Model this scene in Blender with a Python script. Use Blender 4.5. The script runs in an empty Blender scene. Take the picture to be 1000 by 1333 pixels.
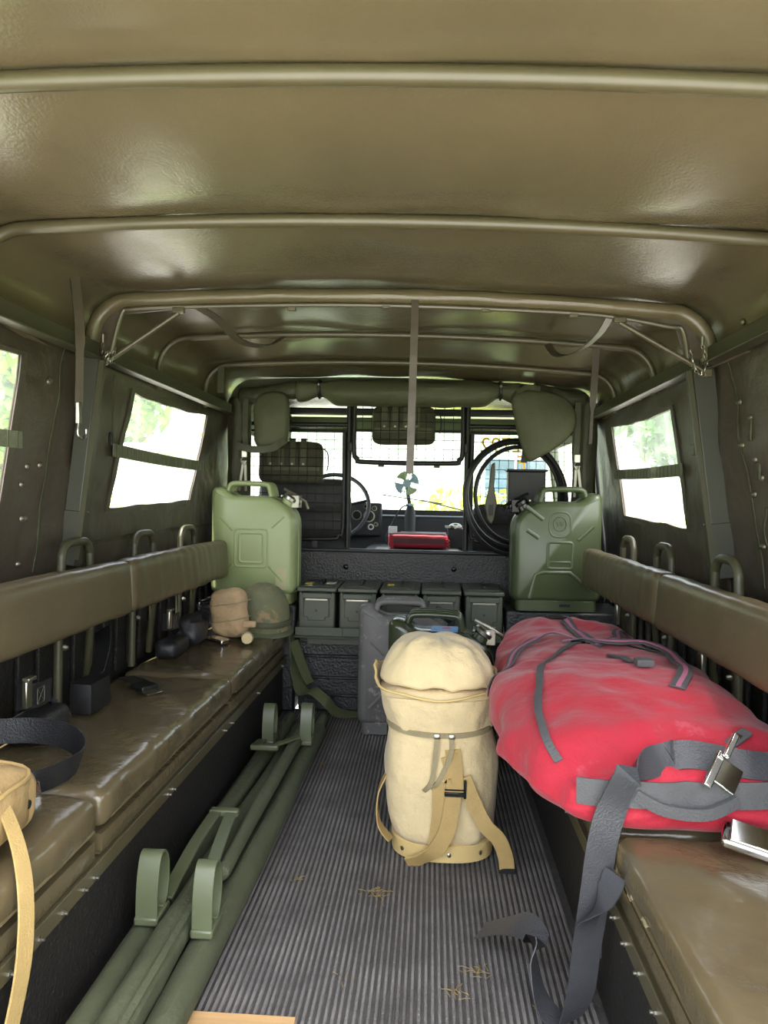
import bpy, bmesh, math, random
from mathutils import Vector, Matrix, noise
from mathutils.bvhtree import BVHTree
random.seed(7)
sc = bpy.context.scene
COL = sc.collection
PI = math.pi
V = Vector
# ------------------------------------------------------------------ camera, sky, sun, exposure
cd = bpy.data.cameras.new('camera'); cam = bpy.data.objects.new('camera', cd); COL.objects.link(cam)
cd.sensor_fit = 'HORIZONTAL'; cd.sensor_width = 36.0; cd.lens = 36.0 * 1000 / 1000
cd.clip_start = 0.02; cd.clip_end = 300
cam.matrix_world = (Matrix.Translation((0, 0, 0.85)) @ Matrix.Rotation(math.radians(3.525), 4, 'Z')
                    @ Matrix.Rotation(math.radians(90 - 1.185), 4, 'X') @ Matrix.Rotation(math.radians(1.1), 4, 'Z'))
sc.camera = cam
w = bpy.data.worlds.new('sky'); sc.world = w; w.use_nodes = True
nt = w.node_tree; nt.nodes.clear()
sky = nt.nodes.new('ShaderNodeTexSky'); sky.sky_type = 'NISHITA'; sky.sun_disc = False
sky.sun_elevation = math.radians(65); sky.sun_rotation = math.radians(150); sky.dust_density = 3.0; sky.ozone_density = 1.0
hsv = nt.nodes.new('ShaderNodeHueSaturation'); hsv.inputs['Saturation'].default_value = 0.35
bg = nt.nodes.new('ShaderNodeBackground'); bg.inputs['Strength'].default_value = 0.55
wo = nt.nodes.new('ShaderNodeOutputWorld')
nt.links.new(sky.outputs[0], hsv.inputs['Color']); nt.links.new(hsv.outputs[0], bg.inputs[0]); nt.links.new(bg.outputs[0], wo.inputs[0])
sl = bpy.data.lights.new('sun_offscreen', 'SUN'); sl.energy = 10.0; sl.angle = math.radians(1.0); sl.color = (1.0, 0.95, 0.86)
so = bpy.data.objects.new('sun_offscreen', sl); COL.objects.link(so)
so.rotation_euler = (math.radians(16), 0, math.radians(-12))
so.location = (0, -6, 10)
sc.view_settings.view_transform = 'Standard'; sc.view_settings.look = 'None'
sc.view_settings.gamma = 1.0; sc.view_settings.exposure = 1.3
try: sc.view_settings.use_curve_mapping = False
except Exception: pass
try:
    sc.cycles.max_bounces = 10; sc.cycles.diffuse_bounces = 6; sc.cycles.glossy_bounces = 4; sc.cycles.transparent_max_bounces = 16
except Exception: pass

# ------------------------------------------------------------------ helpers
def lin(h):
    h = h.lstrip('#'); r = []
    for i in (0, 2, 4):
        c = int(h[i:i + 2], 16) / 255
        r.append(c / 12.92 if c <= 0.04045 else ((c + 0.055) / 1.055) ** 2.4)
    return r
MATS = {}
def mat(name, col, rough=0.6, metal=0.0, var=0.12, vs=6.0, bump=0.0, bs=60.0, wr=0.0, ws=8.0, spec=0.5, col2=None, wear=None, ww=0.62, wsc=14.0, coat=0.0, stretch=None, sheen=0.0):
    m = bpy.data.materials.new(name); m.use_nodes = True
    n = m.node_tree.nodes; l = m.node_tree.links
    p = n['Principled BSDF']
    c = lin(col) if isinstance(col, str) else list(col)
    tc = n.new('ShaderNodeTexCoord'); src = tc.outputs['Object']
    if stretch:
        mp = n.new('ShaderNodeMapping'); mp.inputs['Scale'].default_value = stretch; l.new(src, mp.inputs[0]); src = mp.outputs[0]
    p.inputs['Roughness'].default_value = rough; p.inputs['Metallic'].default_value = metal
    p.inputs['Specular IOR Level'].default_value = spec; p.inputs['Coat Weight'].default_value = coat
    p.inputs['Coat Roughness'].default_value = 0.2
    if sheen: p.inputs['Sheen Weight'].default_value = sheen
    nz = n.new('ShaderNodeTexNoise'); nz.inputs['Scale'].default_value = vs; nz.inputs['Detail'].default_value = 6; nz.inputs['Roughness'].default_value = 0.65
    l.new(src, nz.inputs['Vector'])
    rp = n.new('ShaderNodeValToRGB'); rp.color_ramp.elements[0].position = 0.3; rp.color_ramp.elements[1].position = 0.7
    d = lin(col2) if col2 else [min(1, x * (1 + var)) for x in c]
    a = c if col2 else [x * (1 - var) for x in c]
    rp.color_ramp.elements[0].color = (*a, 1); rp.color_ramp.elements[1].color = (*d, 1)
    l.new(nz.outputs['Fac'], rp.inputs[0]); out = rp.outputs[0]
    if wear:
        n2 = n.new('ShaderNodeTexNoise'); n2.inputs['Scale'].default_value = wsc; n2.inputs['Detail'].default_value = 9; n2.inputs['Roughness'].default_value = 0.75
        l.new(src, n2.inputs['Vector'])
        r2 = n.new('ShaderNodeValToRGB'); r2.color_ramp.elements[0].position = ww; r2.color_ramp.elements[1].position = ww + 0.05
        l.new(n2.outputs['Fac'], r2.inputs[0])
        mx = n.new('ShaderNodeMixRGB'); l.new(r2.outputs[0], mx.inputs[0]); l.new(out, mx.inputs[1]); mx.inputs[2].default_value = (*lin(wear), 1)
        out = mx.outputs[0]
    l.new(out, p.inputs['Base Color'])
    prev = None
    for s, st, det in ((ws, wr, 3), (bs, bump, 4)):
        if st:
            b = n.new('ShaderNodeBump'); b.inputs['Strength'].default_value = st; b.inputs['Distance'].default_value = 0.02 if s < 30 else 0.004
            q = n.new('ShaderNodeTexNoise'); q.inputs['Scale'].default_value = s; q.inputs['Detail'].default_value = det
            l.new(src, q.inputs['Vector']); l.new(q.outputs['Fac'], b.inputs['Height'])
            if prev: l.new(prev, b.inputs['Normal'])
            prev = b.outputs[0]
    if prev: l.new(prev, p.inputs['Normal'])
    MATS[name] = m
    return m

def clear_mat(name, haze, hazecol, rough=0.08, tint=(1, 1, 1)):
    m = bpy.data.materials.new(name); m.use_nodes = True; n = m.node_tree.nodes; l = m.node_tree.links; n.clear()
    o = n.new('ShaderNodeOutputMaterial'); t = n.new('ShaderNodeBsdfTransparent'); t.inputs[0].default_value = (*tint, 1)
    tr = n.new('ShaderNodeBsdfTranslucent'); tr.inputs[0].default_value = (*hazecol, 1)
    g = n.new('ShaderNodeBsdfGlossy'); g.inputs['Roughness'].default_value = rough
    nz = n.new('ShaderNodeTexNoise'); nz.inputs['Scale'].default_value = 14; nz.inputs['Detail'].default_value = 5
    tc = n.new('ShaderNodeTexCoord'); mp = n.new('ShaderNodeMapping'); mp.inputs['Scale'].default_value = (1, 1, 0.3)
    l.new(tc.outputs['Object'], mp.inputs[0]); l.new(mp.outputs[0], nz.inputs['Vector'])
    mr = n.new('ShaderNodeMapRange'); mr.inputs['From Min'].default_value = 0.3; mr.inputs['From Max'].default_value = 0.8
    mr.inputs['To Min'].default_value = haze * 0.4; mr.inputs['To Max'].default_value = haze * 1.6; l.new(nz.outputs['Fac'], mr.inputs[0])
    m1 = n.new('ShaderNodeMixShader'); l.new(mr.outputs[0], m1.inputs[0]); l.new(t.outputs[0], m1.inputs[1]); l.new(tr.outputs[0], m1.inputs[2])
    fr = n.new('ShaderNodeValue'); fr.outputs[0].default_value = 0.035
    m2 = n.new('ShaderNodeMixShader'); l.new(fr.outputs[0], m2.inputs[0]); l.new(m1.outputs[0], m2.inputs[1]); l.new(g.outputs[0], m2.inputs[2])
    l.new(m2.outputs[0], o.inputs[0]); MATS[name] = m
    return m

ORG = {}
def tag(o, label=None, cat=None, group=None, kind=None):
    if label: o['label'] = label
    if cat: o['category'] = cat
    if group: o['group'] = group
    if kind: o['kind'] = kind
    return o
def thing(name, label, cat, loc=(0, 0, 0), group=None, kind=None):
    o = bpy.data.objects.new(name, None); COL.objects.link(o); o.location = loc; o.empty_display_size = 0.05
    ORG[o.name] = V(loc)
    return tag(o, label, cat, group, kind)
def dup(root, loc=None, rz=None, label=None, group=None):
    def cp(o, par):
        c = o.copy(); COL.objects.link(c); c.parent = par; ORG[c.name] = V((0, 0, 0))
        for ch in [x for x in bpy.data.objects if x.parent == o]: cp(ch, c)
        return c
    r = cp(root, None)
    if loc is not None: r.location = loc
    if rz is not None: r.rotation_euler = (0, 0, rz)
    if label: r['label'] = label
    if group: r['group'] = group
    return r

def spline(pts, n=8, closed=False):
    P = [V(p) for p in pts]; out = []; N = len(P)
    rng = N if closed else N - 1
    for i in range(rng):
        if closed: a, b, c, d = P[(i - 1) % N], P[i], P[(i + 1) % N], P[(i + 2) % N]
        else: a, b, c, d = P[max(i - 1, 0)], P[i], P[i + 1], P[min(i + 2, N - 1)]
        for k in range(n):
            t = k / n
            out.append(0.5 * ((2 * b) + (c - a) * t + (2 * a - 5 * b + 4 * c - d) * t * t + (3 * b - a - 3 * c + d) * t ** 3))
    if not closed: out.append(P[-1].copy())
    return out

class MB:
    def __init__(s): s.v = []; s.f = []; s.T = None
    def add(s, vs, fs):
        o = len(s.v); s.v += [V(p) for p in vs]; s.f += [tuple(i + o for i in f) for f in fs]; return s
    def box(s, c, d, rot=None):
        x, y, z = d[0] / 2, d[1] / 2, d[2] / 2
        vs = [V((i * x, j * y, k * z)) for i in (-1, 1) for j in (-1, 1) for k in (-1, 1)]
        if rot is not None: vs = [rot @ p for p in vs]
        return s.add([p + V(c) for p in vs], [(0, 1, 3, 2), (4, 6, 7, 5), (0, 4, 5, 1), (2, 3, 7, 6), (0, 2, 6, 4), (1, 5, 7, 3)])
    def bar(s, a, b, w, h, up=(0, 0, 1)):
        a = V(a); b = V(b); d = (b - a).normalized(); u = V(up); x = d.cross(u).normalized(); u = x.cross(d)
        vs = [p + x * i * w / 2 + u * j * h / 2 for p in (a, b) for i, j in ((-1, -1), (1, -1), (1, 1), (-1, 1))]
        return s.add(vs, [(3, 2, 1, 0), (4, 5, 6, 7), (0, 1, 5, 4), (1, 2, 6, 5), (2, 3, 7, 6), (3, 0, 4, 7)])
    def tube(s, pts, r, seg=10, closed=False, flat=None):
        P = [V(p) for p in pts]; N = len(P); vs = []; fs = []
        up = None
        for i, p in enumerate(P):
            if closed: t = (P[(i + 1) % N] - P[(i - 1) % N]).normalized()
            else: t = (P[min(i + 1, N - 1)] - P[max(i - 1, 0)]).normalized()
            if up is None:
                up = V((0, 0, 1)) if abs(t.z) < 0.9 else V((0, 1, 0))
                up = (up - t * up.dot(t)).normalized()
            else:
                up = (up - t * up.dot(t)); up = up.normalized() if up.length > 1e-6 else V((1, 0, 0))
            x = t.cross(up); rr = r[i] if isinstance(r, (list, tuple)) else r
            for k in range(seg):
                a = 2 * PI * k / seg; vs.append(p + x * math.cos(a) * rr + up * math.sin(a) * rr * (flat or 1))
        M = N if closed else N - 1
        for i in range(M):
            for k in range(seg):
                a = i * seg + k; b = i * seg + (k + 1) % seg; j = (i + 1) % N
                fs.append((a, b, j * seg + (k + 1) % seg, j * seg + k))
        if not closed:
            fs.append(tuple(reversed(range(seg)))); fs.append(tuple((N - 1) * seg + k for k in range(seg)))
        return s.add(vs, fs)
    def ribbon(s, pts, sides, w, t=0.003):
        P = [V(p) for p in pts]; N = len(P)
        if not isinstance(sides, list): sides = [sides] * N
        vs = []; fs = []
        for i, p in enumerate(P):
            d = (P[min(i + 1, N - 1)] - P[max(i - 1, 0)]).normalized()
            x = V(sides[i]); x = (x - d * x.dot(d)); x = x.normalized() if x.length > 1e-6 else V((1, 0, 0)); u = x.cross(d)
            ww = w[i] if isinstance(w, (list, tuple)) else w
            for a, b in ((-1, -1), (1, -1), (1, 1), (-1, 1)): vs.append(p + x * a * ww / 2 + u * b * t / 2)
        for i in range(N - 1):
            for k in range(4):
                a = i * 4 + k; b = i * 4 + (k + 1) % 4; fs.append((a, b, b + 4, a + 4))
        fs.append((3, 2, 1, 0)); e = (N - 1) * 4; fs.append((e, e + 1, e + 2, e + 3))
        return s.add(vs, fs)
    def prism(s, poly, a, b):
        """poly of 3D points extruded from offset a to b (vectors)"""
        n = len(poly); a = V(a); b = V(b)
        vs = [V(p) + a for p in poly] + [V(p) + b for p in poly]
        fs = [tuple(reversed(range(n))), tuple(range(n, 2 * n))] + [(i, (i + 1) % n, n + (i + 1) % n, n + i) for i in range(n)]
        return s.add(vs, fs)
    def loft(s, rings, cap=True, closed=False):
        n = len(rings[0]); vs = [p for r in rings for p in r]; fs = []
        for i in range(len(rings) - (0 if closed else 1)):
            j = (i + 1) % len(rings)
            for k in range(n): fs.append((i * n + k, i * n + (k + 1) % n, j * n + (k + 1) % n, j * n + k))
        if cap and not closed:
            fs.append(tuple(reversed(range(n)))); e = (len(rings) - 1) * n; fs.append(tuple(range(e, e + n)))
        return s.add(vs, fs)
    def lathe(s, c, axis, prof, seg=20):
        """prof: list of (radius, height along axis)"""
        ax = V(axis).normalized(); u = ax.orthogonal().normalized(); x = ax.cross(u); c = V(c)
        rings = [[c + ax * h + (u * math.cos(2 * PI * k / seg) + x * math.sin(2 * PI * k / seg)) * max(r, 1e-4) for k in range(seg)] for r, h in prof]
        return s.loft(rings)
    def grid(s, rows):
        n = len(rows[0]); vs = [p for r in rows for p in r]
        return s.add(vs, [(i * n + k, i * n + k + 1, (i + 1) * n + k + 1, (i + 1) * n + k) for i in range(len(rows) - 1) for k in range(n - 1)])
    def soft(s, c, d, r, n=(6, 6, 4), disp=None, rot=None):
        c = V(c); h = V(d) / 2; idx = {}; vs = []; fs = []; r = min(r, h.x, h.y, h.z)
        def vid(i, j, k):
            key = (i, j, k)
            if key in idx: return idx[key]
            p = V((-h.x + d[0] * i / n[0], -h.y + d[1] * j / n[1], -h.z + d[2] * k / n[2]))
            q = V([max(-h[a] + r, min(h[a] - r, p[a])) for a in range(3)]); o = p - q
            if o.length > 1e-9:
                o.normalize(); p = q + o * r; nn = o
            else: nn = V((0, 0, 1))
            if k == n[2] and o.length < 0.5: nn = V((0, 0, 1))
            if disp: p = p + nn * disp(p, nn)
            if rot is not None: p = rot @ p
            idx[key] = len(vs); vs.append(p + c); return idx[key]
        for a, b, cc in ((0, 1, 2), (1, 2, 0), (2, 0, 1)):
            for side in (0, n[cc]):
                for i in range(n[a]):
                    for j in range(n[b]):
                        q = []
                        for di, dj in ((0, 0), (1, 0), (1, 1), (0, 1)):
                            t = [0, 0, 0]; t[a] = i + di; t[b] = j + dj; t[cc] = side; q.append(vid(*t))
                        fs.append(tuple(q) if side else tuple(reversed(q)))
        return s.add(vs, fs)
    def build(s, name, m, parent=None, at=None, bevel=0, sub=0, angle=40, label=None, cat=None, group=None, kind=None, solid=0, seg=2):
        if parent is not None: o0 = ORG[parent.name]
        else: o0 = V(at) if at is not None else V((0, 0, 0))
        me = bpy.data.meshes.new(name); me.from_pydata([tuple(p - o0) for p in s.v], [], s.f); me.validate()
        bm = bmesh.new(); bm.from_mesh(me); bmesh.ops.recalc_face_normals(bm, faces=bm.faces); bm.to_mesh(me); bm.free()
        me.materials.append(MATS[m] if isinstance(m, str) else m)
        me.polygons.foreach_set('use_smooth', [True] * len(me.polygons))
        try: me.set_sharp_from_angle(angle=math.radians(angle))
        except Exception: pass
        o = bpy.data.objects.new(name, me); COL.objects.link(o)
        if parent is not None: o.parent = parent
        else: o.location = o0
        ORG[o.name] = o0.copy()
        if solid:
            md = o.modifiers.new('thickness', 'SOLIDIFY'); md.thickness = solid; md.offset = 0
        if bevel:
            md = o.modifiers.new('bevel', 'BEVEL'); md.width = bevel; md.segments = seg; md.limit_method = 'ANGLE'; md.angle_limit = math.radians(35)
            md.harden_normals = False
        if sub:
            md = o.modifiers.new('smooth', 'SUBSURF'); md.levels = sub; md.render_levels = sub
        return tag(o, label, cat, group, kind)

def ns(x, y=0.0, z=0.0): return noise.noise(V((x, y, z)))
def rot(rx=0, ry=0, rz=0): return (Matrix.Rotation(rz, 3, 'Z') @ Matrix.Rotation(ry, 3, 'Y') @ Matrix.Rotation(rx, 3, 'X'))
def text(name, body, size, m, parent, loc, eul, ext=0.0008, mirror=False):
    cu = bpy.data.curves.new(name, 'FONT'); cu.body = body; cu.size = size; cu.extrude = ext; cu.align_x = 'CENTER'; cu.align_y = 'CENTER'
    tmp = bpy.data.objects.new(name, cu); COL.objects.link(tmp)
    dg = bpy.context.evaluated_depsgraph_get(); me = bpy.data.meshes.new_from_object(tmp.evaluated_get(dg))
    bpy.data.objects.remove(tmp); bpy.data.curves.remove(cu)
    if mirror: me.transform(Matrix.Scale(-1, 4, (1, 0, 0)))
    me.transform(Matrix.Translation(V(loc) - ORG[parent.name]) @ eul.to_4x4()); me.materials.clear(); me.materials.append(MATS[m])
    o = bpy.data.objects.new(name, me); COL.objects.link(o); o.parent = parent; ORG[o.name] = ORG[parent.name]
    return o

# ------------------------------------------------------------------ materials
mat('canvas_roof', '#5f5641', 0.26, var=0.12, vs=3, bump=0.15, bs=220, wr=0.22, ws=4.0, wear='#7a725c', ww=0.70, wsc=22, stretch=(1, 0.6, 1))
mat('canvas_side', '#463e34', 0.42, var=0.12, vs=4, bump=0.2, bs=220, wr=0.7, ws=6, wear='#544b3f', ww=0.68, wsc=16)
mat('canvas_dark', '#3f3f2d', 0.6, var=0.2, vs=8, bump=0.25, bs=220, wr=0.5, ws=18)
mat('canvas_olive', '#474833', 0.6, var=0.15, vs=8, bump=0.25, bs=220, wr=0.3, ws=14)
mat('bow_paint', '#4d4733', 0.34, var=0.12, vs=10, wear='#74493a', ww=0.71, wsc=30, spec=0.6)
mat('frame_paint', '#42412f', 0.42, var=0.1, vs=10, wear='#6a6656', ww=0.7, wsc=40)
mat('post_paint', '#3f4038', 0.4, var=0.08, vs=10, wear='#7d7c72', ww=0.72, wsc=40)
mat('vinyl', '#584e39', 0.21, var=0.10, vs=5, bump=0.12, bs=160, wr=0.40, ws=8, spec=0.6, wear='#6b6148', ww=0.72, wsc=18)
mat('vinyl_back', '#584e39', 0.33, var=0.10, vs=5, bump=0.12, bs=160, wr=0.12, ws=10, spec=0.5)
mat('liner', '#1b1917', 0.6, var=0.3, vs=90, bump=1.0, bs=130, wear='#5a5046', ww=0.60, wsc=170, spec=0.45)
mat('liner_blue', '#191a1c', 0.42, var=0.3, vs=80, bump=1.0, bs=110, spec=0.6)
mat('mat_rubber', '#6d6b6a', 0.8, var=0.45, vs=7, bump=0.8, bs=180, wear='#a09d98', ww=0.63, wsc=120)
mat('mat_base', '#3f3d3b', 0.8, var=0.3, vs=40, bump=0.5, bs=150, wear='#5c5b5e', ww=0.7, wsc=80)
mat('jerry_pale', '#8b9668', 0.36, var=0.06, vs=6, wear='#8f9a70', ww=0.74, wsc=10)
mat('jerry_green', '#4a5339', 0.33, var=0.08, vs=6, wear='#5c6748', ww=0.74, wsc=12)
mat('jerry_dark', '#363e2a', 0.25, var=0.08, vs=6, spec=0.6)
mat('jerry_grey', '#646361', 0.55, var=0.2, vs=6, wear='#918d88', ww=0.55, wsc=16)
mat('bare_scuff', '#a5a17a', 0.6, var=0.1)
mat('ammo_green', '#43483c', 0.42, var=0.08, vs=9, wear='#5a5f52', ww=0.72, wsc=40)
mat('ammo_lid', '#40453a', 0.36, var=0.08, vs=9, wear='#62665a', ww=0.72, wsc=30)
mat('litter_canvas', '#454a36', 0.7, var=0.12, vs=9, bump=0.3, bs=260, wr=0.4, ws=14)
mat('litter_steel', '#50563f', 0.4, var=0.1, vs=10, wear='#7f876f', ww=0.70, wsc=30)
mat('tan', '#cdb98f', 0.85, var=0.08, vs=9, bump=0.35, bs=260, wr=0.9, ws=12, sheen=0.2)
mat('tan_base', '#c5ac72', 0.75, var=0.07, vs=9, bump=0.3, bs=260)
mat('tan_strap', '#a88e5a', 0.75, var=0.08, vs=20, bump=0.4, bs=300)
mat('tan_bag', '#9c8256', 0.85, var=0.1, vs=9, bump=0.35, bs=260, wr=0.6, ws=14)
mat('tan_dark', '#8f8465', 0.8, var=0.1, vs=20, bump=0.4, bs=300)
mat('tan_pouch', '#a98f6d', 0.85, var=0.1, vs=9, bump=0.35, bs=260, wr=0.6, ws=22)
mat('red', '#9f1028', 0.75, var=0.15, vs=6, bump=0.3, bs=260, wr=0.9, ws=8, wear='#a83a48', ww=0.60, wsc=7, sheen=0.15)
mat('grey_web', '#4b4b4d', 0.7, var=0.1, vs=30, bump=0.5, bs=300)
mat('pink_web', '#a8617f', 0.7, var=0.1, vs=30, bump=0.4, bs=300)
mat('belt', '#1c1c1e', 0.42, var=0.12, vs=20, bump=0.35, bs=300, stretch=(1, 1, 1))
mat('belt_grey', '#3e3f43', 0.38, var=0.1, vs=20, bump=0.35, bs=300)
mat('black', '#121213', 0.5, var=0.2, vs=20)
mat('black_gloss', '#0d0d0f', 0.25, var=0.2, vs=20)
mat('seat_black', '#232222', 0.55, var=0.15, vs=10, bump=0.2, bs=200)
mat('dash_black', '#26282b', 0.55, var=0.15, vs=10, bump=0.2, bs=200)
mat('chrome', '#d8d8d6', 0.12, metal=1.0, var=0.03)
mat('steel', '#a9a79c', 0.3, metal=1.0, var=0.08, vs=30)
mat('zinc', '#8a877c', 0.4, metal=0.9, var=0.1)
mat('webbing_olive', '#5a6142', 0.8, var=0.1, vs=20, bump=0.5, bs=300)
mat('webbing_sheer', '#6f7361', 0.7, var=0.15, vs=40, bump=0.5, bs=300)
mat('camo', '#6f6a4a', 0.85, col2='#565e4a', vs=16, bump=0.35, bs=260, wear='#8a7557', ww=0.54, wsc=12)
mat('pouch', '#3f3c2e', 0.8, var=0.12, vs=12, bump=0.4, bs=260)
mat('red_bag', '#8e1a2a', 0.6, var=0.15, vs=12, bump=0.3, bs=200)
mat('red_bag_dark', '#4f1a22', 0.6, var=0.15, vs=12, bump=0.3, bs=200)
mat('white_paint', '#d8d8d6', 0.5, var=0.04)
mat('siding', '#d5d6d4', 0.7, var=0.05)
mat('fan_blue', '#9fb9c6', 0.3, var=0.06)
mat('fan_green', '#a3b768', 0.35, var=0.06)
mat('yellow_ink', '#f0b400', 0.5, var=0.05)
mat('sticker_yellow', '#c2ad2c', 0.6, var=0.1)
mat('sticker_white', '#b9bba6', 0.6, var=0.1, vs=80)
mat('sticker_blue', '#5c93c9', 0.5, var=0.2, vs=30)
mat('red_dot', '#c33a4d', 0.5)
mat('wood', '#b08f63', 0.7, var=0.2, vs=5, stretch=(1, 12, 12))
mat('straw', '#8a7648', 0.8, var=0.2, vs=30)
mat('cab_green', '#6d7550', 0.5, var=0.08, vs=5, bump=0.2, bs=200)
mat('grass', '#758550', 0.9, var=0.3, vs=3, bump=0.6, bs=40, wear='#7ba03c', ww=0.58, wsc=6)
mat('drive', '#b9b6ae', 0.85, var=0.08, vs=4, bump=0.3, bs=80)
mat('asphalt', '#8f8d88', 0.85, var=0.1, vs=4, bump=0.3, bs=80)
mat('leaf', '#5f8f35', 0.6, col2='#86ad46', vs=2)
mat('leaf_dark', '#3f6f2c', 0.6, col2='#5f8f3c', vs=2)
mat('leaf_yellow', '#a5b03a', 0.6, col2='#c4c455', vs=3)
mat('bark', '#7a6552', 0.9, var=0.25, vs=8, bump=0.7, bs=30)
mat('house_glass', '#4a5f6f', 0.1, var=0.1)
mat('roof_shingle', '#6b6a6a', 0.85, var=0.15, vs=10)
clear_mat('vinyl_pane', 0.16, (0.8, 0.85, 0.8))
clear_mat('glass', 0.04, (0.8, 0.85, 0.85), 0.03, (0.93, 0.97, 0.95))
# ------------------------------------------------------------------ the setting
XC = -0.10
def wl(z): return -0.868 - (1.21 - z) * 0.075
def wr(z): return 0.676 + (1.21 - z) * 0.12
def zt(x): return 1.345 - 0.030 * ((x - XC) / 0.76) ** 2 - 0.017 * (x - XC)
def bow_pts(off=0.0, low=1.17, r=0.10, n=22):
    xl, xr = -0.862 - off, 0.662 + off; P = [(xl, low)]
    ztl = zt(xl + r) + off; ztr = zt(xr - r) + off
    for k in range(9):
        a = PI - k / 8 * PI / 2; P.append((xl + r + r * math.cos(a), ztl - r + r * math.sin(a)))
    for k in range(1, n):
        x = xl + r + (xr - xl - 2 * r) * k / n; P.append((x, zt(x) + off))
    for k in range(9):
        a = PI / 2 - k / 8 * PI / 2; P.append((xr - r + r * math.cos(a), ztr - r + r * math.sin(a)))
    P.append((xr, low)); return P

# floor
b = MB(); b.box((XC, 1.70, -0.02), (1.72, 2.62, 0.04))
floor = b.build('floor', 'mat_base', kind='structure')
b = MB(); n = 72; x0, x1 = -0.545, 0.292
for i in range(n):
    x = x0 + (x1 - x0) * (i + 0.5) / n; wdt = 0.0066
    ys = [0.40, 0.9, 1.25, 1.6, 2.0, 2.5, 2.975]
    rings = []
    for y in ys:
        j = 0.0012 * ns(i * 3.1, y * 4)
        rings.append([V((x - wdt / 2 + j, y, 0)), V((x - wdt / 2 + 0.0012 + j, y, 0.0028)), V((x + wdt / 2 - 0.0012 + j, y, 0.0028)), V((x + wdt / 2 + j, y, 0))])
    b.loft(rings)
b.build('mat_ribs', 'mat_rubber', floor, kind='stuff')
# ceiling
b = MB(); rows = []; ny = 110
bows = [0.45, 0.91, 1.39, 1.88, 2.37, 2.86, 3.40]
for i in range(ny + 1):
    y = 0.42 + (3.46 - 0.42) * i / ny; row = []
    d = min(abs(y - q) for q in bows)
    for x, z in bow_pts(0.016, 1.178, n=46):
        s = 0.016 * (1 - math.exp(-(d / 0.09) ** 2)) * (1 if z > 1.29 else 0.3)
        wv = 0.009 * ns(x * 3.6 + y * 2.6, y * 2.2, z) * (1 if z > 1.29 else 0.4) + 0.002 * ns(x * 9, y * 7, 3)
        row.append(V((x + (0.004 * ns(y * 4, z * 5) if z < 1.25 else 0), y, z - s * 0.5 + wv)))
    rows.append(row)
b.grid(rows); ceil = b.build('ceiling', 'canvas_roof', solid=0.002, kind='structure')
b = MB(); rows = []
for i in range(13):
    y = 3.47 + 1.2 * i / 12
    rows.append([V((x * 1.0, y, z + 0.015 + 0.004 * ns(x * 3, y * 3))) for x, z in bow_pts(0.016, 1.13)])
b.grid(rows); b.build('cab_roof', 'canvas_roof', ceil, solid=0.002)

CURT = []
def on_curtain(y, z, s):
    """inner face of the side curtain at (y, z)"""
    best = None
    for t_ in CURT:
        h = t_.ray_cast(V((-0.1, y, z)), V((s, 0, 0)))[0]
        if h is not None and (best is None or abs(h.x) < abs(best)): best = h.x
    return (best if best is not None else (wl if s < 0 else wr)(z)) - s * 0.002
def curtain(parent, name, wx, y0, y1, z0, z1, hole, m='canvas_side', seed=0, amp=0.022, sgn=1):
    k = 14; outer = []; inner = []
    oc = [(y0, z1), (y1, z1), (y1, z0), (y0, z0)]
    for e in range(4):
        for i in range(k):
            t = i / k
            outer.append((oc[e][0] + (oc[(e + 1) % 4][0] - oc[e][0]) * t, oc[e][1] + (oc[(e + 1) % 4][1] - oc[e][1]) * t))
            a, c = hole[e], hole[(e + 1) % 4]
            wv = 0.010 * math.sin(t * PI * 1.0) * (1.0 if e == 0 else 0) - (0.006 * ns(t * 5 + seed, e) if e in (0, 2) else 0)
            inner.append((a[0] + (c[0] - a[0]) * t, a[1] + (c[1] - a[1]) * t - wv))
    m_ = 9; rings = []
    for j in range(m_ + 1):
        u = j / m_; ring = []
        for (oy, oz), (iy, iz) in zip(outer, inner):
            y = oy + (iy - oy) * u; z = oz + (iz - oz) * u
            dx = amp * (ns(y * 3.5 + seed, z * 6.5, seed) + 0.5 * ns(y * 8, z * 12 + y * 6, seed + 3)) * min(1, 4 * u + 0.15) * (1 - 0.75 * u)
            ring.append(V((wx(z) + dx, y, z)))
        rings.append(ring)
    b = MB(); b.loft(rings, cap=False)
    CURT.append(BVHTree.FromPolygons([tuple(p) for p in b.v], b.f))
    o = b.build(name, m, parent, solid=0.003)
    return rings[-1]

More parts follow.
